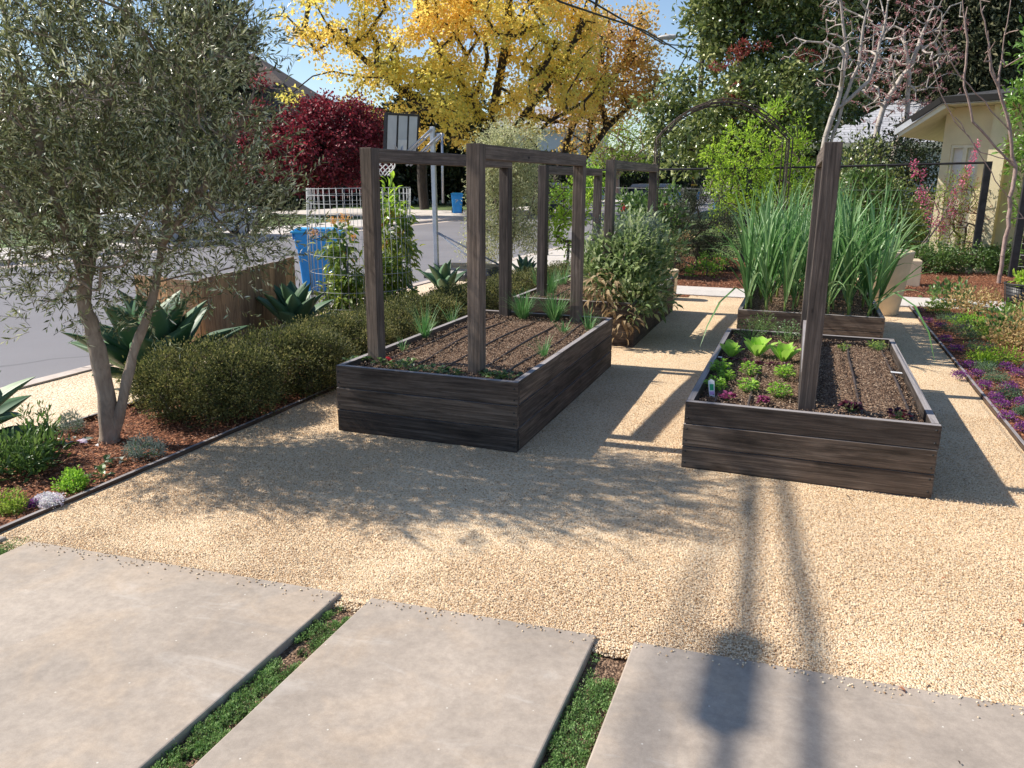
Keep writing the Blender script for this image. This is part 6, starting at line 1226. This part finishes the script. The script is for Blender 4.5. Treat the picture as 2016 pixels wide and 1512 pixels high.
# cream garage
gx = thing('garage', 'cream stucco garage with curtained windows at the right', 'garage', (2.42, 18.2, 0), -0.42)
W1 = 1.02
m = MB(11)
def wallpoly(m, pts, y0, y1):     # polygon in x,z extruded along y
    n = len(pts); V = [(x, y0, z) for x, z in pts]+[(x, y1, z) for x, z in pts]; m.add(V, [tuple(range(n)), tuple(range(n, 2*n))[::-1]]+[(i, (i+1) % n, n+(i+1) % n, n+i) for i in range(n)])
wallpoly(m, [(-0.02, -0.1), (0.14, -0.1), (0.14, 2.36), (-0.02, 2.36)], 0, 0.15)
wallpoly(m, [(-0.02, 2.36), (1.28, 2.36), (1.28, 3.06), (0.12, 3.06), (-0.02, 2.93)], 0, 0.15)
wallpoly(m, [(0.14, -0.1), (0.66, -0.1), (0.66, 0.35), (0.14, 0.35)], 0, 0.15)
wallpoly(m, [(0.66, -0.1), (1.28, -0.1), (1.28, 2.36), (0.66, 2.36)], 0.002, 0.15)
wallpoly(m, [(-0.02, -0.1), (-0.02+0.15, -0.1), (0.13, 2.9), (-0.02, 2.9)], 0.152, 7.5)
m.build('wall', 'stucco', gx)
m = MB(12); wallpoly(m, [(0.86, -0.1), (1.14, -0.1), (1.14, 3.06), (0.86, 3.06)], -0.22, 0); m.build('pilaster', 'stucco', gx)
m = MB(13); wallpoly(m, [(1.142, -0.1), (5.0, -0.1), (5.0, 3.06), (1.142, 3.06)], -0.02, -0.004); wallpoly(m, [(1.9, -0.1), (2.1, -0.1), (2.1, 3.0), (1.9, 3.0)], -0.5, -0.022); m.build('side_wall', 'stucco', gx)
win = MB(14)
for x0, x1 in ((0.14, 0.18), (0.36, 0.43), (0.62, 0.66)): win.box(x0, x1, 0.02, 0.10, 0.351, 2.359)
win.box(0.181, 0.619, 0.022, 0.098, 2.30, 2.359); win.box(0.181, 0.619, 0.022, 0.098, 0.351, 0.40); wf = win.build('window', 'trim_cream', gx)
cu = MB(15); R = random.Random(3)
for x0, x1 in ((0.182, 0.358), (0.432, 0.618)):
    n = 9; V = []
    for i in range(n): x = x0+(x1-x0)*i/(n-1); y = 0.125+(0.012 if i % 2 else -0.006); V += [(x, y, 0.4), (x, y, 2.3)]
    cu.add(V, [(2*i, 2*i+2, 2*i+3, 2*i+1) for i in range(n-1)], smooth=True)
cu.build('curtain', 'curtain', wf)
m = MB(16); wallpoly(m, [(-0.72, 2.56), (-0.72, 2.68), (0.06, 3.20), (0.06, 3.08)], -0.62, -0.58); m.box(0.06, 4.5, -0.62, -0.58, 3.08, 3.20); m.box(-0.76, -0.722, -0.6, 8, 2.56, 2.68); m.build('fascia', 'lamp_white', gx)
m = MB(17); m.box(0.06, 4.5, -0.578, 0.0, 3.065, 3.075); slant(m, [(-0.72, -0.578, 2.62), (0.06, -0.578, 3.12), (0.06, 7.5, 3.12), (-0.72, 7.5, 2.62)]); m.build('soffit', 'trim_cream', gx)
m = MB(18); slant(m, [(0.0, -0.66, 3.21), (4.6, -0.66, 3.21), (4.6, 4.2, 3.85), (1.3, 4.2, 3.85)]); slant(m, [(-0.74, 7.6, 2.72), (-0.74, -0.6, 2.72), (0.0, -0.66, 3.20), (1.3, 4.2, 3.84), (1.3, 7.6, 3.84)]); m.build('roof', 'roof_dark', gx)
m = MB(19); m.box(1.30, 1.52, -0.03, -0.021, 0.16, 0.30); m.build('vent', 'dark_steel', gx)

# utility pole, street lamp, wires
pl = atd(1371, 300, 47); pp = thing('utility_pole', 'tall brown utility pole rising behind the magnolia leaves', 'utility pole', (pl[0], pl[1], 0))
MB(1).tube([(0, 0, -0.2), (0, 0, 6), (0.02, 0, 13.5)], [0.17, 0.15, 0.11], 12).build('pole', 'pole_wood', pp)
m = MB(2); m.box(-1.6, 0.3, -0.09, -0.0, 11.95, 12.1); m.box(-1.2, 1.2, -0.10, -0.0, 12.9, 13.02); m.build('crossarm', 'pole_wood', pp)
m = MB(3); m.lathe([(0, 12.2), (0.24, 12.2), (0.26, 12.3), (0.26, 13.0), (0.2, 13.1), (0, 13.12)], 16, Matrix.Translation((-1.0, -0.2, 0))); m.build('transformer', 'dark_steel', pp)
m = MB(4)
for z in (1.45, 1.85): m.lathe([(0.172, z), (0.176, z), (0.176, z+0.1), (0.172, z+0.1)], 12)
m.build('marker_band', 'yellow_band', pp)
lc = atd(1316, 73, 46)-np.array([pl[0], pl[1], 0]); m = MB(5); m.tube([(0, 0, lc[2]-0.4), (lc[0]*0.5, lc[1]*0.5, lc[2]-0.02), (lc[0]+0.4, lc[1], lc[2]+0.05)], 0.03, 8); am = m.build('lamp_arm', 'silver', pp)
m = MB(6); M = Matrix.Translation(tuple(lc)) @ Matrix.Scale(0.45, 4, (0, 0, 1)); m.lathe([(0, -0.32), (0.22, -0.24), (0.36, 0.0), (0.34, 0.12), (0.2, 0.26), (0, 0.32)], 16, M @ Matrix.Scale(0.55, 4, (0, 1, 0)), r=0.5); m.v = [(x+(x-lc[0])*0.7, y, z) for x, y, z in m.v]; m.build('lamp_head', 'lamp_white', am)
PX, PY = pl[0], pl[1]
def cable(P, r, label, sag=0.0, grp='overhead cables along the street'):
    a, b = Vector(P[0]), Vector(P[-1]); Q = []
    for i in range(len(P)-1):
        for k in range(8): t_ = k/8; Q.append(Vector(P[i])*(1-t_)+Vector(P[i+1])*t_-Vector((0, 0, sag*4*t_*(1-t_))))
    Q.append(Vector(P[-1])); o = MB(3).tube(Q, r, 6).build('overhead_cable', 'cable_black'); return tag(o, label, 'cable', grp)
# two thick telecom cables; their shadows fall on the yard near the camera
SXA = 1.03
def over(xs, y0, y1, z0, z1): return [(xs-SXA*z0, y0, z0), (xs-SXA*z1, y1, z1)]
za = 6.1
c1 = cable([(-0.10-SXA*5.9, -12, 5.9), (-0.07-SXA*5.75, 2, 5.75), (-0.18-SXA*5.8, 4.4, 5.8), (-5.95, 19.5, 5.75), (-5.6, 28, 6.5), (PX, PY, 8.0)], 0.028, 'thick lower overhead cable with a splice case along the street')
c2 = cable([(0.30-SXA*6.3, -12, 6.3), (0.16-SXA*6.1, 2.1, 6.1), (-0.06-SXA*6.15, 4.4, 6.15), (-6.0, 22.3, 6.34), (-6.0, 34, 7.0), (PX, PY, 8.9)], 0.028, 'thick upper overhead cable along the street')
c3 = cable([(-0.33-SXA*9, -12, 9.0), (-0.30-SXA*9, 2.4, 9.0), (-8.4, 14, 9.2), (PX-0.6, PY, 12.1)], 0.02, 'thin high power wire running to the pole crossarm')
cable([(-16, 10, 11), (PX-1.4, PY, 12.15)], 0.012, 'thin service wire crossing the sky to the pole', 0.5)
cable([(-22, 30, 9.5), (PX-0.4, PY, 12.0)], 0.012, 'thin wire slanting up from the left to the pole', 0.4)
sp0 = Vector((-0.03-SXA*5.72, 1.60, 5.66)); m = MB(4); m.tube([sp0+Vector((0, -0.02, 0)), sp0+Vector((0, 0.04, 0)), sp0+Vector((0, 0.56, 0.0)), sp0+Vector((0, 0.62, 0))], [0.03, 0.078, 0.078, 0.03], 14)
o = m.build('splice_case', 'black_plastic'); tag(o, 'black cylindrical splice case hanging on the lower overhead cable', 'cable box')

# cars
def car(label, loc, rz, paint, kind='suv'):
    t = thing('parked_car', label, 'car', loc, rz, 'parked cars on the street'); L = 4.5; w = 0.9
    hgt = 1.65 if kind == 'suv' else 1.42
    side = [(-2.2, 0.35), (-2.25, 0.75), (-2.1, 0.95), (-1.3, 1.02), (-0.95, 1.05), (1.75, 1.05), (2.2, 0.98), (2.25, 0.6), (2.2, 0.32)]; m = MB(1)
    def loft(m, prof, sec):
        n = len(prof); V = []
        for y, k in sec: V += [(x*k[0], y, prof_z(z, k)) for x, z in prof]
        F = [(i*n+j, i*n+(j+1) % n, (i+1)*n+(j+1) % n, (i+1)*n+j) for i in range(len(sec)-1) for j in range(n)]+[tuple(range(n)), tuple((len(sec)-1)*n+j for j in range(n))[::-1]]
        m.add(V, F, smooth=False)
    def prof_z(z, k): return 0.3+(z-0.3)*k[1]
    loft(m, side, [(-w, (0.94, 0.90)), (-w+0.05, (0.98, 0.97)), (-w+0.2, (1, 1)), (w-0.2, (1, 1)), (w-0.05, (0.98, 0.97)), (w, (0.94, 0.90))])
    cab = [(-1.0, 1.03), (-0.45, hgt-0.12), (-0.1, hgt), (1.5, hgt-0.02), (1.85, hgt-0.12), (2.12, 1.03)] if kind == 'suv' else [(-1.0, 1.0), (-0.35, hgt-0.06), (0.0, hgt), (0.9, hgt-0.01), (1.1, hgt-0.06), (1.8, 1.0)]
    m2 = MB(2); n = len(cab); V = []
    for y, sx, zz in ((-0.80, 1, 0), (-0.60, 0.97, 1), (0.60, 0.97, 1), (0.80, 1, 0)):
        V += [(x*sx, (y if (z < 1.1) else (-0.62 if y < 0 else 0.62) if abs(y) > 0.7 else y*0.96), z) for x, z in cab]
    F = [(i*n+j, i*n+(j+1) % n, (i+1)*n+(j+1) % n, (i+1)*n+j) for i in range(3) for j in range(n)]+[tuple(range(n)), tuple(3*n+j for j in range(n))[::-1]]; m2.add(V, F)
    bo = m.build('body', paint, t); bv = bo.modifiers.new('b', 'BEVEL'); bv.width = 0.04; bv.segments = 2; rf = m2.build('cabin', 'window_dark', t)
    m = MB(3); top = [(x, z) for x, z in cab if z > hgt-0.13]; xs = [x for x, z in top]
    V = []
    for y in (-0.63, 0.63): V += [(x, y, z+0.015) for x, z in top]+[(x, y, z-0.03) for x, z in top[::-1]]
    n = len(top)*2; m.add(V, [(j, (j+1) % n, n+(j+1) % n, n+j) for j in range(n)]+[tuple(range(n)), tuple(range(n, 2*n))[::-1]])
    for sy in (-1, 1):
        for (xa, xb) in ((-1.0, -0.45), (0.45, 0.42), (2.12 if kind == 'suv' else 1.8, 1.85 if kind == 'suv' else 1.1)): m.tube([(xa, sy*0.805, 1.03), (xb, sy*0.635, hgt-0.1)], 0.035, 5)
    m.build('roof', paint, t)
    for x in (-1.4, 1.4):
        for sy in (-1, 1):
            M = Matrix.Translation((x, sy*0.80, 0.33)) @ Matrix.Rotation(PI/2, 4, 'X'); wm = MB(5).lathe([(0, -0.11), (0.22, -0.11), (0.31, -0.10), (0.335, 0), (0.31, 0.10), (0.22, 0.11), (0, 0.11)], 22, M).build('wheel', 'rubber', t)
            MB(6).lathe([(0, -0.125), (0.17, -0.125), (0.2, -0.112), (0.2, 0.112), (0.17, 0.125), (0, 0.125)], 14, M).build('rim', 'silver', wm)
    for sy in (-1, 1):
        MB(7).box(2.18, 2.262, sy*0.72-0.13, sy*0.72+0.13, 0.68, 0.98, c=0.02).build('tail_light', 'tail_red', t); MB(8).box(-2.262, -2.16, sy*0.68-0.16, sy*0.68+0.16, 0.66, 0.80, c=0.02).build('headlight', 'lamp_white', t)
    MB(9).box(2.24, 2.275, -0.26, 0.26, 0.6, 0.72).build('licence_plate', 'white_plastic', t)
    return t
q = atd(1292, 380, 31); car('black SUV parked at the near kerb, its roof showing above the garden shrubs', (q[0], q[1], -0.09), math.radians(-90), 'car_black')
q = atd(1112, 380, 44); car('dark grey vehicle parked across the street, seen between the timber posts', (q[0]-0.4, q[1], -0.09), math.radians(90), 'car_grey')
q = atd(362, 460, 22.5); car('white car across the street glimpsed through the olive leaves', (q[0], q[1], -0.09), math.radians(90), 'car_white', 'sedan')

# things lying about on the gravel
R = np.random.default_rng(12)
for i, (px, py, c_, w) in enumerate([(2008, 1228, 'terracotta', 0.018), (1767, 1352, 'terracotta', 0.014), (1827, 1042, 'terracotta', 0.011), (1865, 1140, 'terracotta', 0.012), (1720, 1058, 'terracotta', 0.009), (1662, 975, 'pole_wood', 0.016), (1834, 1350, 'pole_wood', 0.010), (1885, 1497, 'pole_wood', 0.006), (1030, 1218, 'pole_wood', 0.005)]):
    z = 0.012 if py < 1300 else 0.02; V, F, r = leafarr(np.zeros((1, 3)), R.normal(size=(1, 3))*np.array([1, 1, 0.1]), np.array([[0.1, 0.1, 1.0]]), np.array([w*2.2]), np.array([w*1.1]), 1, 0.5, R)
    o = npmesh('fallen_leaf', V, F, c_, r); o.location = at(px, py, z+0.004)
    tag(o, ['dry reddish leaf at the right edge on the gravel above the slab', 'curled reddish leaf on the gravel edge above the right slab', 'small reddish leaf below the right corner of the lettuce bed', 'small tan leaf on the open gravel at the right', 'tiny tan leaf on the gravel under the lettuce bed', 'dark twig just below the front of the lettuce bed', 'small brown bit on the gravel next to the right slab', 'tiny brown leaf on the right slab near the bottom edge', 'tiny dark speck on the gravel above the middle slab'][i], 'leaf', 'fallen leaves on the yard')
